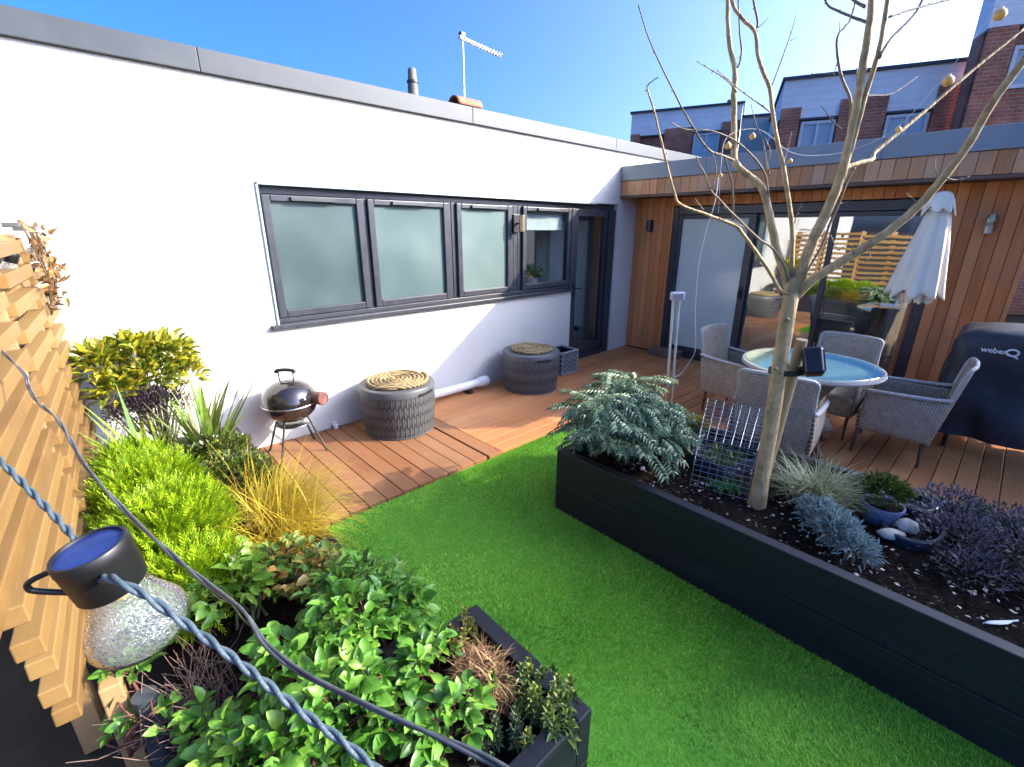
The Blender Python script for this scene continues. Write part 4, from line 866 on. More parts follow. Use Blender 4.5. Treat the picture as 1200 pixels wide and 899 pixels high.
# purple heather
M['heath'] = leaf_mat('purple heather', [(.022,.016,.028),(.055,.04,.062),(.12,.095,.135),(.22,.19,.24),(.06,.075,.05)], .55, .15, .4)
lob = [(2.72,-4.14,.42,.20,.16,.12),(2.95,-4.10,.44,.16,.16,.11),(2.55,-4.22,.38,.16,.12,.08),(2.80,-4.40,.42,.24,.2,.13),(3.0,-4.35,.42,.12,.2,.12),(2.6,-4.5,.38,.2,.18,.09),(2.85,-4.75,.40,.25,.2,.12)]
shrub('purple_heather', 'dark purple heather spreading over the right end of the long bed', 'shrub', lob, 5200, (.016,.036), (.006,.012), M['heath'], SMALL, (2.75,-4.3,.34), 8, .003, inner=.35)
M['lowg'] = leaf_mat('low green leaves', [(.04,.09,.02),(.08,.15,.03),(.14,.2,.05)], .5, .25)
shrub('creeping_plant', 'low green creeping plant along the back edge of the long bed', 'plant', [(3.09,-4.22,.41,.05,.10,.035),(3.09,-4.42,.41,.05,.14,.035)], 620, (.016,.03), (.008,.014), M['lowg'], SMALL, (3.1,-4.3,.345), 4, .002)
b = MB(); c = onz(1172,730,.372); b.grid(lambda u, v: (c[0]-.055+.11*u+.010*(v-.5), c[1]+.045-.09*u-.017*math.sin(PI*min(1,u*1.15))**.8*(v-.5)*2, c[2]+.006*math.sin(PI*v)+.006*u), 14, 4); tag(obj('white_feather', b, M['white'], smooth='all'), 'white feather lying on the soil near the right edge', 'feather')
b = MB(); c = onz(753,549,.365); b.lathe([(0,-.014),(.012,-.009),(.015,0),(.011,.01),(0,.014)], c, 12, caps=False); tag(obj('white_pebble', b, M['white'], smooth='all'), 'round white pebble on the soil below the fern leaved shrub', 'pebble')

# hedge past the end of the extension
M['hedge'] = leaf_mat('dark hedge', [(.010,.022,.010),(.025,.045,.018),(.05,.08,.03)], .4, .15, .4)
shrub('evergreen_hedge', 'dark evergreen hedge seen past the right end of the timber wall', 'hedge', [(7.2,-4.9,.8,.7,.55,.9),(8.4,-5.0,.9,.8,.6,.95),(6.75,-4.75,.5,.4,.35,.6),(9.6,-5,.9,.8,.6,1.0)], 9000, (.05,.09), (.03,.05), M['hedge'], LANCE, (7.6,-4.9,-.1), 10, .02, inner=.6)
# ---------------------------------------------------------------- bare tree
def bark():
    m, nt, b, out = new_mat('bark'); L = nt.links.new
    tc = nd(nt, 'ShaderNodeTexCoord'); n = nd(nt, 'ShaderNodeTexNoise', i_Scale=16, i_Detail=8, i_Roughness=.65); L(tc.outputs['Object'], n.inputs[0])
    r = ramp(nt, [(.15,.095,.04),(.40,.28,.135),(.55,.41,.215)], [.26,.48,.72]); L(n.outputs[0], r.inputs[0]); L(r.outputs[0], b.inputs['Base Color']); b.inputs['Roughness'].default_value = .75
    mp = nd(nt, 'ShaderNodeMapping'); mp.inputs['Scale'].default_value = (60,60,14); L(tc.outputs['Object'], mp.inputs[0]); n2 = nd(nt, 'ShaderNodeTexNoise', i_Scale=1, i_Detail=5); L(mp.outputs[0], n2.inputs[0])
    bp = nd(nt, 'ShaderNodeBump', i_Strength=.9, i_Distance=.012); L(n2.outputs[0], bp.inputs['Height']); L(bp.outputs[0], b.inputs['Normal']); return m
M['bark'] = bark(); M['twigm'] = mat('twig bark', (.12,.09,.06), (.22,.18,.11), .7, 0, 40)
tree = thing('bare_tree', 'bare young tree with forking pale branches rising from the long black bed', 'tree', (2.43,-3.38,.34))
HD = 2.15
def pth(pts, h0, h1): m = len(pts); return [onh(x, y, h0+(h1-h0)*i/max(1,m-1)) for i, (x, y) in enumerate(pts)]
b = MB(); tp = [np.array([2.43,-3.38,.30])]+[onh(x, y, HD) for x, y in ((887,590),(896,540),(905,490),(912,440),(919,395),(926,352),(929,325))]
b.tube(smooth_path(tp, 6), list(np.interp(np.linspace(0,1,6*(len(tp)-1)+1), [0,.1,.25,.6,.88,1], [.066,.050,.037,.034,.032,.028])), 18); obj('trunk', b, M['bark'], tree, smooth='all')
for (x, y, hd) in ((922,374,HD-.05),(909,432,HD-.05)):
    q = onh(x, y, hd); bb = MB(); bb.lathe([(.0,-.012),(.010,-.006),(.012,0),(.008,.006),(0,.007)], q, 10, caps=False); obj('knot', bb, M['twigm'], tree, smooth='all')
BR = [  # traced branches: points in the picture, distance at each end, radius at each end
 ([(932,348),(955,326),(1000,298),(1040,272),(1078,240),(1102,212),(1134,170),(1162,122),(1200,70),(1245,5)],2.15,1.75,.028,.014),
 ([(930,340),(940,315),(953,281),(966,254),(980,222),(990,190),(999,150),(1006,110),(1013,65),(1019,25),(1024,-30)],2.15,1.95,.036,.013),
 ([(990,192),(998,172),(1014,112),(1024,80),(1032,50),(1040,0),(1044,-30)],2.06,1.9,.014,.009),
 ([(986,198),(1004,192),(1022,187),(1026,178),(1060,150),(1084,130),(1126,94),(1160,66),(1205,30)],2.08,2.3,.014,.006),
 ([(926,345),(919,318),(910,292),(903,258),(894,222),(880,208),(864,194),(860,176),(860,140),(860,112),(861,82),(855,52),(853,20),(853,-20)],2.15,2.35,.027,.011),
 ([(861,82),(866,76),(869,60),(867,40),(866,20),(864,-20)],2.3,2.3,.006,.004),
 ([(929,336),(928,308),(929,282),(927,256),(922,220),(917,190),(912,172),(906,136),(902,104),(894,84),(888,64),(885,38),(872,24),(860,8),(853,-20)],2.15,2.3,.015,.009),
 ([(885,38),(888,26),(883,0),(881,-20)],2.27,2.3,.008,.005),
 ([(903,104),(908,92),(921,56),(928,36),(933,17)],2.25,2.3,.005,.002),
 ([(887,33),(894,28),(901,20)],2.27,2.27,.003,.0015),
 ([(928,345),(914,340),(904,322),(888,298),(871,275),(862,265),(830,252),(798,240),(790,225),(776,170),(766,128),(759,106),(760,99),(772,90)],2.15,1.75,.013,.0022),
 ([(924,330),(918,310),(904,290),(888,279),(858,250),(845,236),(832,222),(826,204),(820,194),(816,184)],2.14,1.85,.008,.003),
 ([(832,222),(836,217),(839,200),(838,190),(835,180)],1.95,1.9,.0045,.0025),
 ([(872,266),(862,262),(850,257),(838,256)],2.0,1.95,.003,.0012),
 ([(748,6),(760,44),(776,80),(788,104),(800,128),(814,152),(824,168),(834,178),(846,182),(860,188)],1.7,2.2,.0028,.007),
 ([(849,184),(853,198),(857,212),(859,236),(859,258)],2.0,2.05,.005,.006),
 ([(786,143),(796,149),(806,152),(820,152),(836,154),(852,160),(866,168),(878,179),(888,190),(897,206),(901,232)],1.9,2.2,.0025,.006),
 ([(817,72),(830,80),(844,88),(856,98),(863,108)],2.1,2.25,.002,.005),
 ([(840,82),(852,92),(864,103),(876,112),(890,122),(902,131)],2.15,2.25,.002,.004),
 ([(880,122),(886,146),(892,160),(896,176),(899,205)],2.2,2.25,.0018,.004),
 ([(902,206),(899,190),(903,178),(896,160)],2.25,2.25,.004,.002),
 ([(917,192),(922,178),(928,154)],2.22,2.24,.004,.0018),
 ([(996,150),(997,136),(996,114),(986,90),(981,60),(982,42),(990,32),(996,24),(1002,4),(1003,-15)],2.08,2.15,.009,.004),
 ([(983,41),(984,34),(984,26)],2.12,2.12,.003,.0015),
 ([(1016,26),(1004,22),(994,18),(980,12),(970,6),(964,-8)],1.98,2.1,.008,.005),
 ([(1014,8),(1003,2),(990,-8)],1.98,2.05,.009,.006),
 ([(1042,20),(1058,14),(1076,9),(1095,4),(1116,-1)],1.92,2.0,.006,.0035),
 ([(1030,68),(1040,52),(1048,42),(1062,28),(1074,14),(1084,-6)],1.95,2.05,.009,.007),
 ([(1014,112),(1030,112),(1042,111),(1054,105),(1064,98),(1075,90)],2.0,2.1,.004,.0015),
 ([(936,344),(946,318),(962,290),(972,264),(984,236),(993,212),(1002,196)],2.11,2.05,.0065,.007),
 ([(924,404),(928,380),(932,358),(938,346)],2.19,2.16,.008,.008),
 ([(962,124),(970,134),(977,144),(986,152)],2.1,2.08,.002,.005),
 ([(1004,78),(1005,94),(1007,110),(1008,124)],2.02,2.02,.002,.004),
 ([(931,262),(934,250),(938,242),(942,232)],2.14,2.1,.003,.0012),
 ([(973,275),(980,291),(985,292),(992,287)],2.07,2.05,.0035,.0015),
 ([(1108,208),(1118,211),(1128,210),(1136,207)],1.9,1.9,.004,.002),
 ([(1099,207),(1096,198),(1096,186)],1.92,1.92,.003,.0015),
 ([(1086,242),(1094,248),(1103,249)],1.95,1.93,.003,.0012),
 ([(1075,238),(1066,230),(1060,226)],1.96,1.96,.003,.0012),
 ([(824,246),(818,238),(814,232)],1.8,1.8,.003,.0014),
 ([(983,240),(994,236),(1000,232)],2.05,2.05,.0025,.001),
 ([(1002,300),(998,290),(995,287)],2.05,2.0,.0035,.002),
 ([(1012,290),(1020,298),(1014,306)],2.04,2.0,.003,.0015),
 ([(902,131),(908,128),(918,124)],2.25,2.25,.0025,.001),
 ([(926,48),(930,46),(936,44)],2.3,2.3,.002,.001),
 ([(982,70),(976,86),(960,86),(948,88)],2.15,2.2,.0025,.001),
]
for pts, h0, h1, r0, r1 in BR:
    b = MB(); P = smooth_path(pth(pts, h0, h1), 5); m = len(P); r0, r1 = r0*.72, r1*.74; rr = np.linspace(r0, r1, m)*(1+.03*np.sin(np.arange(m)*1.7)); jit = r0*.05
    P = [P[0]]+[p+sph(1)[0]*jit for p in P[1:]]
    for i in range(1, 6):                                           # little buds
        if r0 < .02 and m > 12:
            k = int(m*i/6); d = sph(1)[0]; b.tube([P[k], P[k]+d*(rr[k]+.008)], [.0028,.0008], 4)
    b.tube(P, list(rr), 10 if r0 > .01 else 6); obj('branch', b, M['bark'] if r0 > .007 else M['twigm'], tree, smooth='all')
# stake, strap and solar spotlight
b = MB(); S0 = onh(896,560,2.24); S1 = onh(940,398,2.18); b.tube([S0-np.array([0,0,.12]), S0, S1], .026, 12); stake = obj('tree_stake', b, wood('stake', [(.16,.10,.045),(.30,.21,.10),(.40,.31,.15)], 2, .7), smooth=True); tag(stake, 'round wooden stake leaning behind the tree trunk', 'stake')
st = MB(); c = (onh(914,432,HD)+onh(931,436,2.19))/2; R3 = Matrix.Rotation(YAW, 3, 'Z')
st.lathe([(.058,-.012),(.060,-.012),(.060,.012),(.058,.012)], (0,0,0), 24, caps=False); st.v = [tuple(R3 @ Vector((v[0], v[1]*1.45, v[2]+v[1]*-.06))+Vector(c)) for v in st.v]
tag(obj('tree_tie', st, M['black'], smooth=True, solid=.004), 'black strap tying the tree trunk to its stake', 'strap')
sp = thing('solar_spotlight', 'black solar spotlight clipped to the tree stake facing the table', 'lamp', tuple(onh(950,425,2.13)))
ax = Matrix.Rotation(YAW-.55, 3, 'Z') @ Matrix.Rotation(.55, 3, 'Y') @ Matrix.Rotation(-.22, 3, 'X')
b = MB(); b.box(onh(953,424,2.10), (.075,.085,.135), M=ax); obj('body', b, mat('lamp black', (.012,.013,.018), None, .25), sp, bevel=.018, seg=4)
b = MB(); b.box(Vector(onh(953,424,2.10))+ax @ Vector((.0385,-.0,.0)), (.004,.066,.11), M=ax); b.box(Vector(onh(953,424,2.10))+ax @ Vector((0,-.0435,.0)), (.055,.004,.10), M=ax); obj('solar_panel', b, mat('solar panel', (.02,.03,.09), (.04,.05,.14), .12), sp, bevel=.001)
b = MB(); b.tube([onh(934,433,2.15), onh(944,430,2.12)], .009, 8); obj('clip', b, M['black'], sp, smooth=True)

# amber globes on a thin white string
wires = [(1215,-30,1.9),(1172,6,1.95),(1111,84,2.0),(1053,148,2.05),(1004,174,2.12),(962,182,2.18),(926,178,2.2),(890,152,2.25),(853,160,2.2),(845,196,2.1),(842,250,2.1)]
b = MB(); b.tube(smooth_path([onh(x,y,h) for x,y,h in wires], 6), .0009, 4); tag(obj('light_string', b, M['white']), 'thin white string of lights looped through the bare tree', 'light string')
M['amber'] = mat('amber globe', (.75,.33,.05), (.80,.48,.13), .45, 0, 14, coat=.4)
def globe(px, py, h, r, lab):
    c = onh(px, py, h); t = thing('globe_light', lab, 'light', tuple(c), 0, 'amber globe lights in the tree')
    b = MB(); b.lathe([(0,-r),(r*.5,-r*.86),(r*.87,-r*.5),(r,0),(r*.87,r*.5),(r*.5,r*.86),(.2*r,r*.98)], c, 16, caps=False); obj('globe', b, M['amber'], t, smooth='all')
    b = MB(); b.lathe([(.24*r,r*.93),(.24*r,r*1.25)], c, 10); obj('cap', b, M['white'], t, smooth=True)
for a in ((1172,17,1.95,.019,'large amber globe light against the white upper wall of the right terrace'),(1111,95,2.0,.019,'large amber globe light in front of the white boarded wall beside the brick stack'),(1053,152,2.05,.010,'small amber globe light hanging by the grey flashing on the right branch'),
          (882,160,2.25,.013,'pale amber globe light in front of the white link block between terraces'),(853,171,2.2,.014,'amber globe light hanging beside the thick left branch'),(926,189,2.2,.010,'small amber globe light in front of the fascia boards by the middle stem'),(844,206,2.1,.010,'small amber globe light lowest on the left over the fascia')): globe(*a)

# ---------------------------------------------------------------- wire cage
cage = thing('wire_cage', 'open topped wire mesh cloche tilted over seedlings left of the tree trunk', 'cage', (2.65,-3.08,.35))
FL, FR_, BL, BR_ = [np.array(p) for p in ((2.38,-3.03,.35),(2.47,-3.36,.35),(2.86,-2.84,.37),(2.96,-3.24,.37))]
UPc = np.array([.03,0,.29]); UPb = np.array([.05,.0,.33])
def panel(name, a, b_, c, d, nu, nv):
    mb = MB()
    for i in range(nu+1): t = i/nu; mb.tube([a+(b_-a)*t, d+(c-d)*t], .0013 if 0 < i < nu else .0022, 4)
    for j in range(nv+1): t = j/nv; mb.tube([a+(d-a)*t, b_+(c-b_)*t], .0013 if 0 < j < nv else .0022, 4)
    obj(name, mb, M['galv'], cage)
panel('front_mesh', FL, FR_, FR_+UPc, FL+UPc, 8, 9); panel('side_mesh', FR_, BR_, BR_+UPb, FR_+UPc, 11, 9); panel('side_mesh', FL, BL, BL+UPb, FL+UPc, 11, 9); panel('back_mesh', BL, BR_, BR_+UPb, BL+UPb, 9, 9); panel('top_mesh', FL+UPc, FR_+UPc, BR_+UPb, BL+UPb, 8, 11)
b = MB(); b.bx(-.17,.17,-.13,.13,0,.10); b.v = [tuple(Matrix.Rotation(-.25,3,'Z') @ Vector(v)+Vector((2.74,-3.06,.345))) for v in b.v]
tray = thing('seed_tray', 'dark plastic seed tray with sprouting bulbs inside the wire cage', 'tray', (2.74,-3.06,.345))
b2 = MB(); R3 = Matrix.Rotation(-.25,3,'Z')
for (x0,x1,y0,y1,z0,z1) in ((-.17,.17,-.13,-.124,0,.09),(-.17,.17,.124,.13,0,.09),(-.17,-.164,-.123,.123,0,.09),(.164,.17,-.123,.123,0,.09),(-.163,.163,-.123,.123,.0,.05)): b2.bx(x0,x1,y0,y1,z0,z1)
b2.v = [tuple(R3 @ Vector(v)+Vector((2.74,-3.06,.345))) for v in b2.v]; obj('tray', b2, mat('navy plastic', (.025,.032,.06), None, .4), tray)
n = 150; P = np.array([2.74,-3.06,.40])+np.stack([U_(-.13,.13,n), U_(-.1,.1,n), U_(0,.03,n)], 1); leaves('seedlings', P, sph(n)+[0,0,.8], sph(n), U_(.025,.05,n), U_(.008,.014,n), M['lowg'], tray)
n = 600; P = np.array([2.74,-3.06,.395])+np.stack([U_(-.16,.16,n), U_(-.12,.12,n), U_(0,.012,n)], 1); leaves('grit', P, sph(n), sph(n)+[0,0,1], U_(.012,.025,n), U_(.008,.016,n), M['chip'], tray, SMALL)
n = 60; P = np.array([2.46,-3.20,.36])+np.stack([U_(-.05,.05,n), U_(-.08,.08,n), U_(0,.02,n)], 1)
tag(leaves('green_seedlings', P, sph(n)+[0,0,1], sph(n), U_(.03,.06,n), U_(.006,.011,n), leaf_mat('seedling leaves', [(.03,.14,.03),(.06,.22,.05)], .4, .3), None), 'bright green seedlings sprouting at the front of the wire cage', 'seedlings')

# ---------------------------------------------------------------- twin pole lamp and cable
pl = thing('pole_lamp', 'white flat topped lamp on two thin poles behind the fern leaved shrub', 'lamp', (4.15,-1.92,0))
A0, A1 = onh(780,478,4.35), onh(786,478,4.35)
for px0, px1 in ((780,789),(786,796)):
    b = MB(); b.tube([Vector(onh(px0,480,4.30)), Vector(onh(px1,352,4.30))], .012, 10); obj('pole', b, mat('pale pole', (.60,.60,.54), (.48,.48,.42), .4, .3, 7), pl, smooth=True)
b = MB(); b.box(onh(794,347,4.28), (.05,.13,.075), YAW+.1); obj('lamp_head', b, mat('pale grey plastic', (.45,.46,.50), None, .4), pl, bevel=.01)
b = MB(); b.box(Vector(onh(794,347,4.28))-Vector(HDIR)*.027, (.006,.09,.045), YAW+.1); obj('lamp_panel', b, mat('lamp glass', (.22,.23,.27), None, .15), pl, bevel=.002)
b = MB(); b.tube([onh(781,478,4.30), onh(783,452,4.30)], .018, 8); obj('pole_foot', b, M['post'], pl, smooth=True)
cb = MB(); cb.tube(smooth_path([onh(789,442,4.30), onh(798,438,4.5), onh(808,424,4.7), onh(815,408,4.9), onh(815,360,5.05), onh(819,310,5.1), onh(828,270,5.1), onh(838,236,5.05), onh(842,205,5.0)], 6), .0045, 6)
tag(obj('white_cable', cb, M['white'], smooth='all'), 'thin white cable hanging from the fascia to the twin pole lamp', 'cable')

# ---------------------------------------------------------------- wicker furniture
M['wicker'] = weave('grey wicker', (.25,.20,.145), (.58,.49,.37), .019, 1.0, .6)
M['wicker_rim'] = mat('wicker rim', (.36,.34,.31), (.46,.44,.41), .6, 0, 40, bump=.6, bscale=120)
M['legm'] = mat('brown chair leg', (.07,.045,.035), (.10,.07,.05), .5)
def make_chair(lab):
    t = thing('wicker_chair', lab, 'chair', (0,0,0), 0, 'wicker chairs round the table')
    wd, zs, za = .285, .40, .63
    b = MB(); b.grid(lambda u, v: (-.24-.13*v-.035*math.sin(PI*u)*(1), -wd*(1-.05*v)+2*wd*(1-.05*v)*u, .22+.70*v-.03*v*(2*u-1)**2), 18, 18, (.62,.72)); obj('backrest', b, M['wicker'], t, smooth='all', solid=.022, local=True)
    b = MB(); b.tube(smooth_path([(-.24-.13*.6,-wd*.97,.64),(-.345,-wd*.955,.80),(-.372,-wd*.93,.90),(-.402,-wd*.5,.915),(-.407,0,.92),(-.402,wd*.5,.915),(-.372,wd*.93,.90),(-.345,wd*.955,.80),(-.24-.13*.6,wd*.97,.64)], 5), .017, 8); obj('back_rim', b, M['wicker_rim'], t, smooth='all', local=True)
    for s in (-1, 1):
        b = MB(); b.grid(lambda u, v: (-.27+.52*u-.05*v*(1-u), s*(wd+.012*math.sin(PI*v)), .23+.015*u+(za-.02*u-.25)*v), 16, 12, (.54,.40)); obj('side_panel', b, M['wicker'], t, smooth='all', solid=.02, local=True)
        b = MB(); b.tube(smooth_path([(-.33,s*wd,za+.015),(-.2,s*(wd+.012),za),(.0,s*(wd+.015),za-.01),(.2,s*(wd+.01),za-.018),(.262,s*wd,za-.035),(.272,s*wd,za-.09)], 5), .023, 8, flat=.7); obj('armrest', b, M['wicker_rim'], t, smooth='all', local=True)
        for x in (-.22,.24):
            b = MB(); b.tube([(x,s*(wd-.02),.24),(x*1.06,s*(wd-.015),.0)], [.016,.012], 8); obj('leg', b, M['legm'], t, smooth=True, local=True)
    b = MB(); b.grid(lambda u, v: (-.25+.52*u, -wd+2*wd*v, zs+.03*math.sin(PI*v)*.4+.012*u), 14, 14, (.52,.57)); obj('seat', b, M['wicker'], t, smooth='all', solid=.03, local=True)
    b = MB(); b.grid(lambda u, v: (.258+.006*v, -wd+2*wd*u, .24+.16*v), 14, 6, (.57,.16)); obj('apron', b, M['wicker'], t, smooth='all', solid=.018, local=True)
    return t
ch = make_chair('wicker armchair seen from behind just left of the tree trunk, nearest the camera')
spots = [((3.70,-3.06),.10,None),((4.66,-2.38),-PI/2-.10,'wicker armchair at the far left side of the table nearest the sliding doors handle'),((4.90,-3.10),PI-.05,'wicker armchair behind the table with only its back showing before the glass'),((4.73,-3.64),PI/2+.06,'wicker armchair on the right of the table beside the covered barbecue')]
for i, (p, rz, lab) in enumerate(spots):
    o = ch if i == 0 else copy_tree(ch); o.scale = (.88,.88,.90); o.location = (p[0], p[1], .002); o.rotation_euler.z = rz
    if lab: o['label'] = lab
tb = thing('glass_table', 'round glass topped wicker patio table with a woven pedestal', 'table', (4.30,-3.05,0)); TC = (4.30,-3.05,0)
M['tglass'] = glass_pane('table glass', .04, (.84,.94,.92), .04, (1.0,.95,.82))
b = MB(); b.lathe([(0,.722),(.485,.722),(.49,.726),(.485,.731),(0,.731)], TC, 64, caps=False); obj('glass_top', b, M['tglass'], tb, smooth=True)
b = MB(); b.lathe([(.46,.685),(.50,.685),(.512,.70),(.505,.72),(.47,.721),(.46,.70),(.46,.685)], TC, 64, caps=False); obj('rim', b, M['wicker_rim'], tb, smooth=True)
b = MB(); b.lathe([(0,.66),(.47,.69)], TC, 48, caps=False); b.uv = {i: (math.atan2(v[1]-TC[1], v[0]-TC[0])*.3, math.hypot(v[0]-TC[0], v[1]-TC[1])) for i, v in enumerate(b.v)}; obj('under_top', b, mat('table under shelf', (.62,.66,.60), (.54,.58,.53), .6, 0, 30, bump=.4), tb, smooth='all')
b = MB(); pf = lambda v: .13+.13*abs(2*v-1)**1.6*(1 if v > .5 else .75)
b.grid(lambda u, v: (TC[0]+pf(v)*(1+.13*math.cos(8*PI*u))*math.cos(2*PI*u), TC[1]+pf(v)*(1+.13*math.cos(8*PI*u))*math.sin(2*PI*u), .20+.47*v), 64, 14, (1.0,.47)); obj('pedestal', b, weave('brown wicker', (.12,.095,.075), (.25,.21,.17), .013, .9), tb, smooth='all', solid=.01)
for k in range(4):
    a = PI/4+k*PI/2+.2; b = MB(); b.tube(smooth_path([(TC[0]+.13*math.cos(a), TC[1]+.13*math.sin(a), .40),(TC[0]+.17*math.cos(a), TC[1]+.17*math.sin(a), .2),(TC[0]+.27*math.cos(a), TC[1]+.27*math.sin(a), .03),(TC[0]+.31*math.cos(a), TC[1]+.31*math.sin(a), .012)], 5), [.022]*10+[.018]*6, 8); obj('leg', b, M['legm'], tb, smooth='all')
# closed parasol
ps = thing('parasol', 'closed cream parasol in front of the right patio door', 'parasol', (5.72,-3.44,0)); PC = Vector((5.72,-3.44,0))
M['canvas'] = mat('cream canvas', (.86,.78,.62), (.78,.70,.56), .85, 0, 4, bump=.25, bscale=35)
def pleat(u, v, z0, z1, r0, r1, amp, np_, k=1.0): 
    a = 2*PI*u; r = r0+(r1-r0)*v**k; r *= 1+amp*v**.6*math.cos(np_*a)+.05*v*math.sin(3*a+4*v)
    return (PC.x+r*math.cos(a)*.9, PC.y+r*math.sin(a)+.015*v, z0+(z1-z0)*v+.03*v*math.cos(np_*a+PI)+.012*math.sin(5*a)*v)
b = MB(); b.grid(lambda u, v: pleat(u, v, 1.96, 1.20, .070, .195, .16, 8, .85), 96, 24); obj('canopy', b, M['canvas'], ps, smooth='all', solid=.004)
b = MB(); b.grid(lambda u, v: pleat(u, v, 2.085, 1.925, .035, .125, .10, 8, .6), 96, 8); b.lathe([(0,2.09),(.037,2.084)], (PC.x,PC.y,0), 24, caps=False); obj('vent_cap', b, M['canvas'], ps, smooth='all', solid=.004)
b = MB()
for k in range(9):
    a = 2*PI*k/9; c = PC+Vector((.10*math.cos(a), .10*math.sin(a), 1.17)); b.grid(lambda u, v: (c.x+.05*math.cos(2*PI*u)*(1-.5*v), c.y+.05*math.sin(2*PI*u)*(1-.5*v), c.z+.05-.09*v+.012*math.sin(6*PI*u)), 12, 5)
obj('gathered_hem', b, M['canvas'], ps, smooth='all')
b = MB(); b.tube([(PC.x,PC.y+.045,.03),(PC.x,PC.y,2.08)], .020, 12); obj('pole', b, mat('varnished pole', (.24,.09,.045), (.32,.14,.07), .35), ps, smooth=True)
b = MB(); b.lathe([(.24,.0),(.24,.04),(.2,.07),(.05,.09),(.035,.25),(0,.25)], (PC.x,PC.y+.045,.002), 32, caps=False); obj('base', b, M['black'], ps, smooth=True)

# ---------------------------------------------------------------- covered barbecue
cv = thing('covered_barbecue', 'large barbecue under a black fabric cover with a white logo', 'barbecue', (5.40,-4.42,0)); CC = (5.40,-4.42)
def coverpt(u, v):
    a = 2*PI*u; n_ = 8.0; ca, sa = math.cos(a), math.sin(a); k = (abs(ca)**n_+abs(sa)**n_)**(-1/n_)
    z0 = .16
    if v < .84:
        w = v/.84; z = z0+(.93-z0)*w; f = 1.06-.06*w; fold = .024*(1-w)*math.sin(13*a+2*math.sin(3*a))+.013*(1-w*.5)*math.sin(7*a+5*w)+.008*math.sin(4*a+11*w)+.006*math.sin(23*a+9*w)*(1-w)
    else:
        w = (v-.84)/.16; z = .93+.13*math.sin(w*PI/2)**.8; f = 1.0*(1-w**2.2)+.001; fold = .004*math.sin(9*a)*(1-w)
    return (CC[0]+(.30*f+fold)*k*ca, CC[1]+(.60*f+fold)*k*sa, z+.012*math.sin(3*a+6*v)*(v < .9)+.03*(1-min(1,v/.5))*math.sin(2*a))
b = MB(); b.grid(coverpt, 160, 44); obj('cover', b, mat('black cover fabric', (.018,.020,.026), (.032,.035,.042), .5, 0, 9, bump=.35, bscale=14, spec=.45), cv, smooth='all')
for (x, y) in ((5.2,-3.95),(5.6,-3.95),(5.2,-4.9),(5.6,-4.9)):
    b = MB(); b.tube([(x,y,0),(x,y,.4)], .02, 8); obj('leg', b, M['black'], cv, smooth=True)
def lettering(s, size, origin, mt, parent, name):
    cu_ = bpy.data.curves.new('lettering', 'FONT'); cu_.body = s; cu_.size = size; cu_.extrude = .0015; cu_.offset = size*.022; cu_.resolution_u = 3
    o = bpy.data.objects.new('lettering', cu_); COL.objects.link(o); dg = bpy.context.evaluated_depsgraph_get(); me = bpy.data.meshes.new_from_object(o.evaluated_get(dg)); bpy.data.objects.remove(o)
    Mt = Matrix(((0,0,-1,origin[0]),(-1,0,0,origin[1]),(0,1,0,origin[2]),(0,0,0,1))); me.transform(Mt); me.name = name
    me.materials.clear(); return finish(name, me, mt, parent, False, False)
M['logo'] = mat('white print', (.72,.73,.75), None, .6)
LX = 5.079
lettering('weber', .056, (LX,-3.985,.868), M['logo'], cv, 'lettering')
b = MB(); ring = [(LX, -4.158-.032*math.cos(a), .885+.024*math.sin(a)) for a in np.linspace(0, 2*PI, 25)]; b.tube(ring, .007, 6); b.tube(smooth_path([(LX,-4.132,.874),(LX,-4.150,.865),(LX,-4.168,.860),(LX,-4.195,.846)],4), .007, 6); obj('logo', b, M['logo'], cv, smooth='all')

# ---------------------------------------------------------------- kettle barbecue
kb = thing('kettle_barbecue', 'small black kettle barbecue on thin legs by the sunny white wall', 'barbecue', (1.06,-.29,0)); K = (1.05,-.29,0)
M['enamel'] = mat('black enamel', (.014,.011,.011), (.02,.016,.015), .10, 0, 6, spec=.7, coat=.6, rvar=.03); M['dark_metal'] = mat('dark metal', (.05,.05,.05), (.07,.07,.07), .4, .7)
b = MB(); b.lathe([(0,.285),(.07,.29),(.13,.315),(.18,.36),(.203,.41),(.208,.44)], K, 48, caps=False); obj('bowl', b, M['enamel'], kb, smooth='all')
b = MB(); b.lathe([(.207,.436),(.214,.442),(.207,.449)], K, 48, caps=False); obj('rim', b, M['steel'], kb, smooth='all')
b = MB(); b.lathe([(.208,.447),(.204,.49),(.187,.535),(.15,.58),(.10,.61),(.05,.625),(0,.63)], K, 48, caps=False); lid = obj('lid', b, M['enamel'], kb, smooth='all')
HV = Vector((.734,-.679,0))
b = MB(); k = Vector(K)
b.tube([k-HV*.055+Vector((0,0,.605)), k-HV*.058+Vector((0,0,.70))], .005, 6); b.tube([k+HV*.055+Vector((0,0,.605)), k+HV*.058+Vector((0,0,.70))], .005, 6); b.tube([k-HV*.058+Vector((0,-.03,.607)), k+HV*.058+Vector((0,-.03,.607))], .005, 6); obj('handle_bracket', b, M['dark_metal'], lid, smooth=True)
b = MB(); b.tube(smooth_path([k-HV*.078+Vector((0,0,.690)), k-HV*.06+Vector((0,0,.706)), k+Vector((0,0,.712)), k+HV*.06+Vector((0,0,.706)), k+HV*.078+Vector((0,0,.690))], 4), .015, 8); obj('handle', b, M['black'], lid, smooth='all')
dv = (HV*.9+Vector((-.25,-.35,.05))).normalized(); qd = dv.to_track_quat('Z', 'Y').to_matrix(); c = k+HV*.235+Vector((0,0,.475))
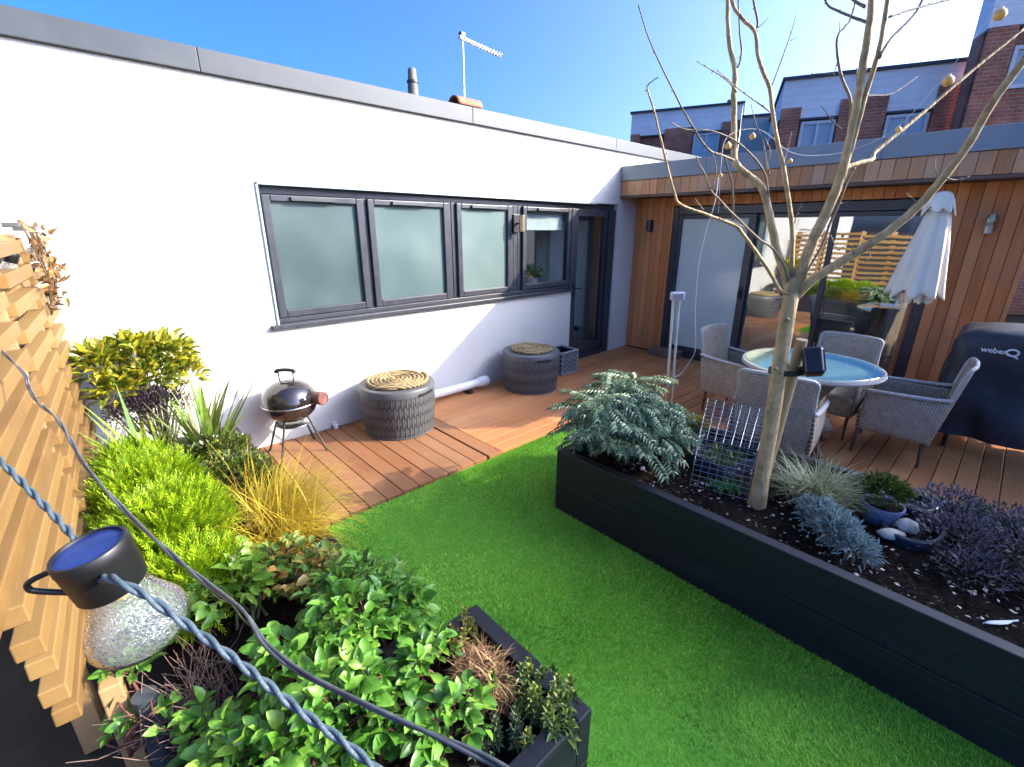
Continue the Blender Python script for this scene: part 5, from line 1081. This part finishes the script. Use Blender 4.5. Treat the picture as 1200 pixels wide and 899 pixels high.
b = MB(); b.lathe([(0,-.05),(.05,-.05),(.054,-.045),(.054,.05),(.048,.056)], c, 24, M=qd, caps=False); b.lathe([(.048,.056),(.046,.05),(0,.048)], c, 24, M=qd, caps=False); obj('side_drum', b, mat('rusty red drum', (.13,.045,.035), (.20,.09,.07), .5, 0, 22, bump=.3), kb, smooth=True)
b = MB(); b.lathe([(0,.255),(.12,.25),(.135,.262),(.13,.264),(0,.262)], K, 32, caps=False); obj('ash_pan', b, M['steel'], kb, smooth='all')
for (x, y) in ((.88,-.13),(.87,-.46),(1.235,-.44),(1.24,-.14)):
    d = Vector((x-K[0], y-K[1], 0)).normalized(); b = MB(); b.tube([k+d*.12+Vector((0,0,.32)), Vector((x,y,.004))], .0085, 8); b.lathe([(.011,0),(.011,.02)], (x,y,.001), 8); obj('leg', b, M['dark_metal'], kb, smooth=True)

# ---------------------------------------------------------------- glass bulb lights and their cables
def crackle():
    m, nt, b, out = new_mat('crackle glass'); L = nt.links.new
    tc = nd(nt, 'ShaderNodeTexCoord'); v = nd(nt, 'ShaderNodeTexVoronoi', i_Scale=260); L(tc.outputs['Object'], v.inputs[0]); v2 = nd(nt, 'ShaderNodeTexVoronoi', i_Scale=420); v2.feature = 'DISTANCE_TO_EDGE'; L(tc.outputs['Object'], v2.inputs[0])
    ad = nd(nt, 'ShaderNodeMath', operation='ADD'); L(v.outputs['Distance'], ad.inputs[0]); L(v2.outputs['Distance'], ad.inputs[1])
    bp = nd(nt, 'ShaderNodeBump', i_Strength=.7, i_Distance=.0014); L(ad.outputs[0], bp.inputs['Height'])
    t = nd(nt, 'ShaderNodeBsdfTransparent'); t.inputs[0].default_value = (.93,.97,.95,1)
    gl = nd(nt, 'ShaderNodeBsdfGlossy'); gl.inputs['Roughness'].default_value = .06; L(bp.outputs[0], gl.inputs['Normal'])
    rf = nd(nt, 'ShaderNodeBsdfRefraction'); rf.inputs['IOR'].default_value = 1.12; rf.inputs['Roughness'].default_value = .03; rf.inputs[0].default_value = (.9,.95,.94,1); L(bp.outputs[0], rf.inputs['Normal'])
    df = nd(nt, 'ShaderNodeBsdfTranslucent'); df.inputs[0].default_value = (.8,.84,.84,1); L(bp.outputs[0], df.inputs['Normal']); dd = nd(nt, 'ShaderNodeBsdfDiffuse'); dd.inputs[0].default_value = (.8,.84,.84,1); L(bp.outputs[0], dd.inputs['Normal'])
    s0 = nd(nt, 'ShaderNodeMixShader'); s0.inputs[0].default_value = .5; L(df.outputs[0], s0.inputs[1]); L(dd.outputs[0], s0.inputs[2])
    s1 = nd(nt, 'ShaderNodeMixShader'); s1.inputs[0].default_value = .45; L(t.outputs[0], s1.inputs[1]); L(rf.outputs[0], s1.inputs[2])
    r = ramp(nt, [(.02,.02,.02),(.15,.15,.15)], [.15,.7]); L(v.outputs['Distance'], r.inputs[0]); s2 = nd(nt, 'ShaderNodeMixShader'); L(r.outputs[0], s2.inputs[0]); L(s1.outputs[0], s2.inputs[1]); L(s0.outputs[0], s2.inputs[2])
    fr = nd(nt, 'ShaderNodeFresnel', i_IOR=1.12); s3 = nd(nt, 'ShaderNodeMixShader'); fa = nd(nt, 'ShaderNodeMath', operation='ADD'); fa.inputs[1].default_value = .09; L(fr.outputs[0], fa.inputs[0]); L(fa.outputs[0], s3.inputs[0]); L(s2.outputs[0], s3.inputs[1]); L(gl.outputs[0], s3.inputs[2]); L(s3.outputs[0], out.inputs[0]); return m
M['crackle'] = crackle(); M['solar'] = mat('blue solar cell', (.012,.022,.10), (.02,.035,.15), .18, 0, 30)
M['cap'] = mat('bulb cap', (.004,.004,.0045), (.007,.007,.0075), .45, 0, 20)
def make_bulb(lab):
    t = thing('solar_bulb', lab, 'hanging light', (0,0,0), 0, 'crackle glass solar bulbs on the cable')
    b = MB(); b.lathe([(.030,-.052),(.0315,-.050),(.033,-.012),(.0335,-.010),(.0335,-.001),(.032,.002),(.0295,.002),(.029,-.001)], (0,0,0), 40, caps=False); obj('cap', b, M['cap'], t, smooth=True, local=True)
    b = MB(); b.lathe([(.0292,-.0008),(0,-.0005)], (0,0,0), 40, caps=False); obj('solar_panel', b, M['solar'], t, smooth=True, local=True)
    b = MB(); b.tube(smooth_path([(-.032,0,-.010),(-.054,0,-.014),(-.058,0,-.021),(-.053,0,-.028),(-.031,0,-.044)], 4), .0030, 8); obj('hook', b, M['cap'], t, smooth='all', local=True)
    b = MB(); b.lathe([(.028,-.050),(.029,-.062),(.033,-.075),(.041,-.090),(.047,-.103),(.049,-.114),(.0465,-.125),(.038,-.133),(.02,-.138),(0,-.139)], (0,0,0), 48, caps=False); obj('glass', b, M['crackle'], t, smooth='all', local=True)
    b = MB(); b.lathe([(.008,-.050),(.010,-.062),(.008,-.070),(0,-.072)], (0,0,0), 16, caps=False); obj('led', b, mat('amber led', (.65,.42,.10), None, .3), t, smooth='all', local=True)
    return t
bulb = make_bulb('large crackled glass solar bulb with blue top hanging close to the camera')
bulb.location = Vector(at(104,643,.47)); bulb.rotation_euler = (.05,-.16,YAW+.45-PI/2)
for (px, py, y, rot, lab) in ((14,297,-1.15,(.3,.2,1.),'clear glass solar bulb high on the fence at the left edge'),(47,287,-.55,(.9,.3,2.),'small glass solar bulb by the top of the fence beneath the dark cap strip'),(38,312,-.62,(.5,.9,.5),'glass solar bulb catching amber sunlight on the fence'),(56,337,-.55,(.2,.1,.2),'glass solar bulb lowest of the cluster at the far end of the fence')):
    o = copy_tree(bulb); d = ray(px, py); tt = (y-CAM[1])/d[1]; o.location = Vector(CAM+d*tt); o.rotation_euler = rot; o.scale = (.75,.75,.75); o['label'] = lab
M['cord'] = mat('blue grey cord', (.042,.066,.082), (.07,.10,.118), .55, 0, 60, bump=.2, bscale=300); M['cord2'] = mat('dark cord', (.035,.04,.045), (.08,.09,.10), .4, 0, 30)
def twisted(name, lab, path, r, turns, mt):
    P = smooth_path(path, 40); P = np.array(P); T = nrm(np.gradient(P, axis=0)); N = nrm(np.cross(T, [0.2,.3,1.])); Bn = np.cross(T, N); s = np.concatenate([[0], np.cumsum(np.linalg.norm(np.diff(P, axis=0), axis=1))]); b = MB()
    for k in range(2):
        a = (s*turns*2*PI+k*PI+.9*np.sin(s*8.3)+.5*np.sin(s*21))[:, None]; b.tube(P+(N*np.cos(a)+Bn*np.sin(a))*r*.92, r, 8)
    return tag(obj(name, b, mt, smooth='all'), lab, 'cable')
twisted('twisted_cable', 'thick twisted blue grey cable running down from the glass bulb', [at(-40,505,.62), at(0,540,.58), at(45,585,.55), at(88,632,.52), at(112,674,.478), at(130,678,.438), at(165,695,.432), at(210,726,.43), at(255,758,.425), at(300,792,.42), at(350,832,.41), at(400,868,.40), at(445,905,.39), at(480,940,.38)], .0023, 19, M['cord'])
twisted('thin_cable', 'thinner dark cable looping over the rose leaves from the fence', [at(-30,385,1.5), at(0,410,1.45), at(28,438,1.35), at(34,455,1.33), at(45,472,1.25), at(66,490,1.15), at(85,520,1.05), at(100,546,.98), at(140,592,.9), at(190,640,.80), at(235,678,.74), at(270,704,.68), at(290,722,.66), at(312,756,.63), at(350,786,.60), at(400,812,.57), at(450,836,.54), at(500,858,.52), at(550,880,.50), at(600,905,.48), at(640,930,.46)], .0024, 2.5, M['cord2'])
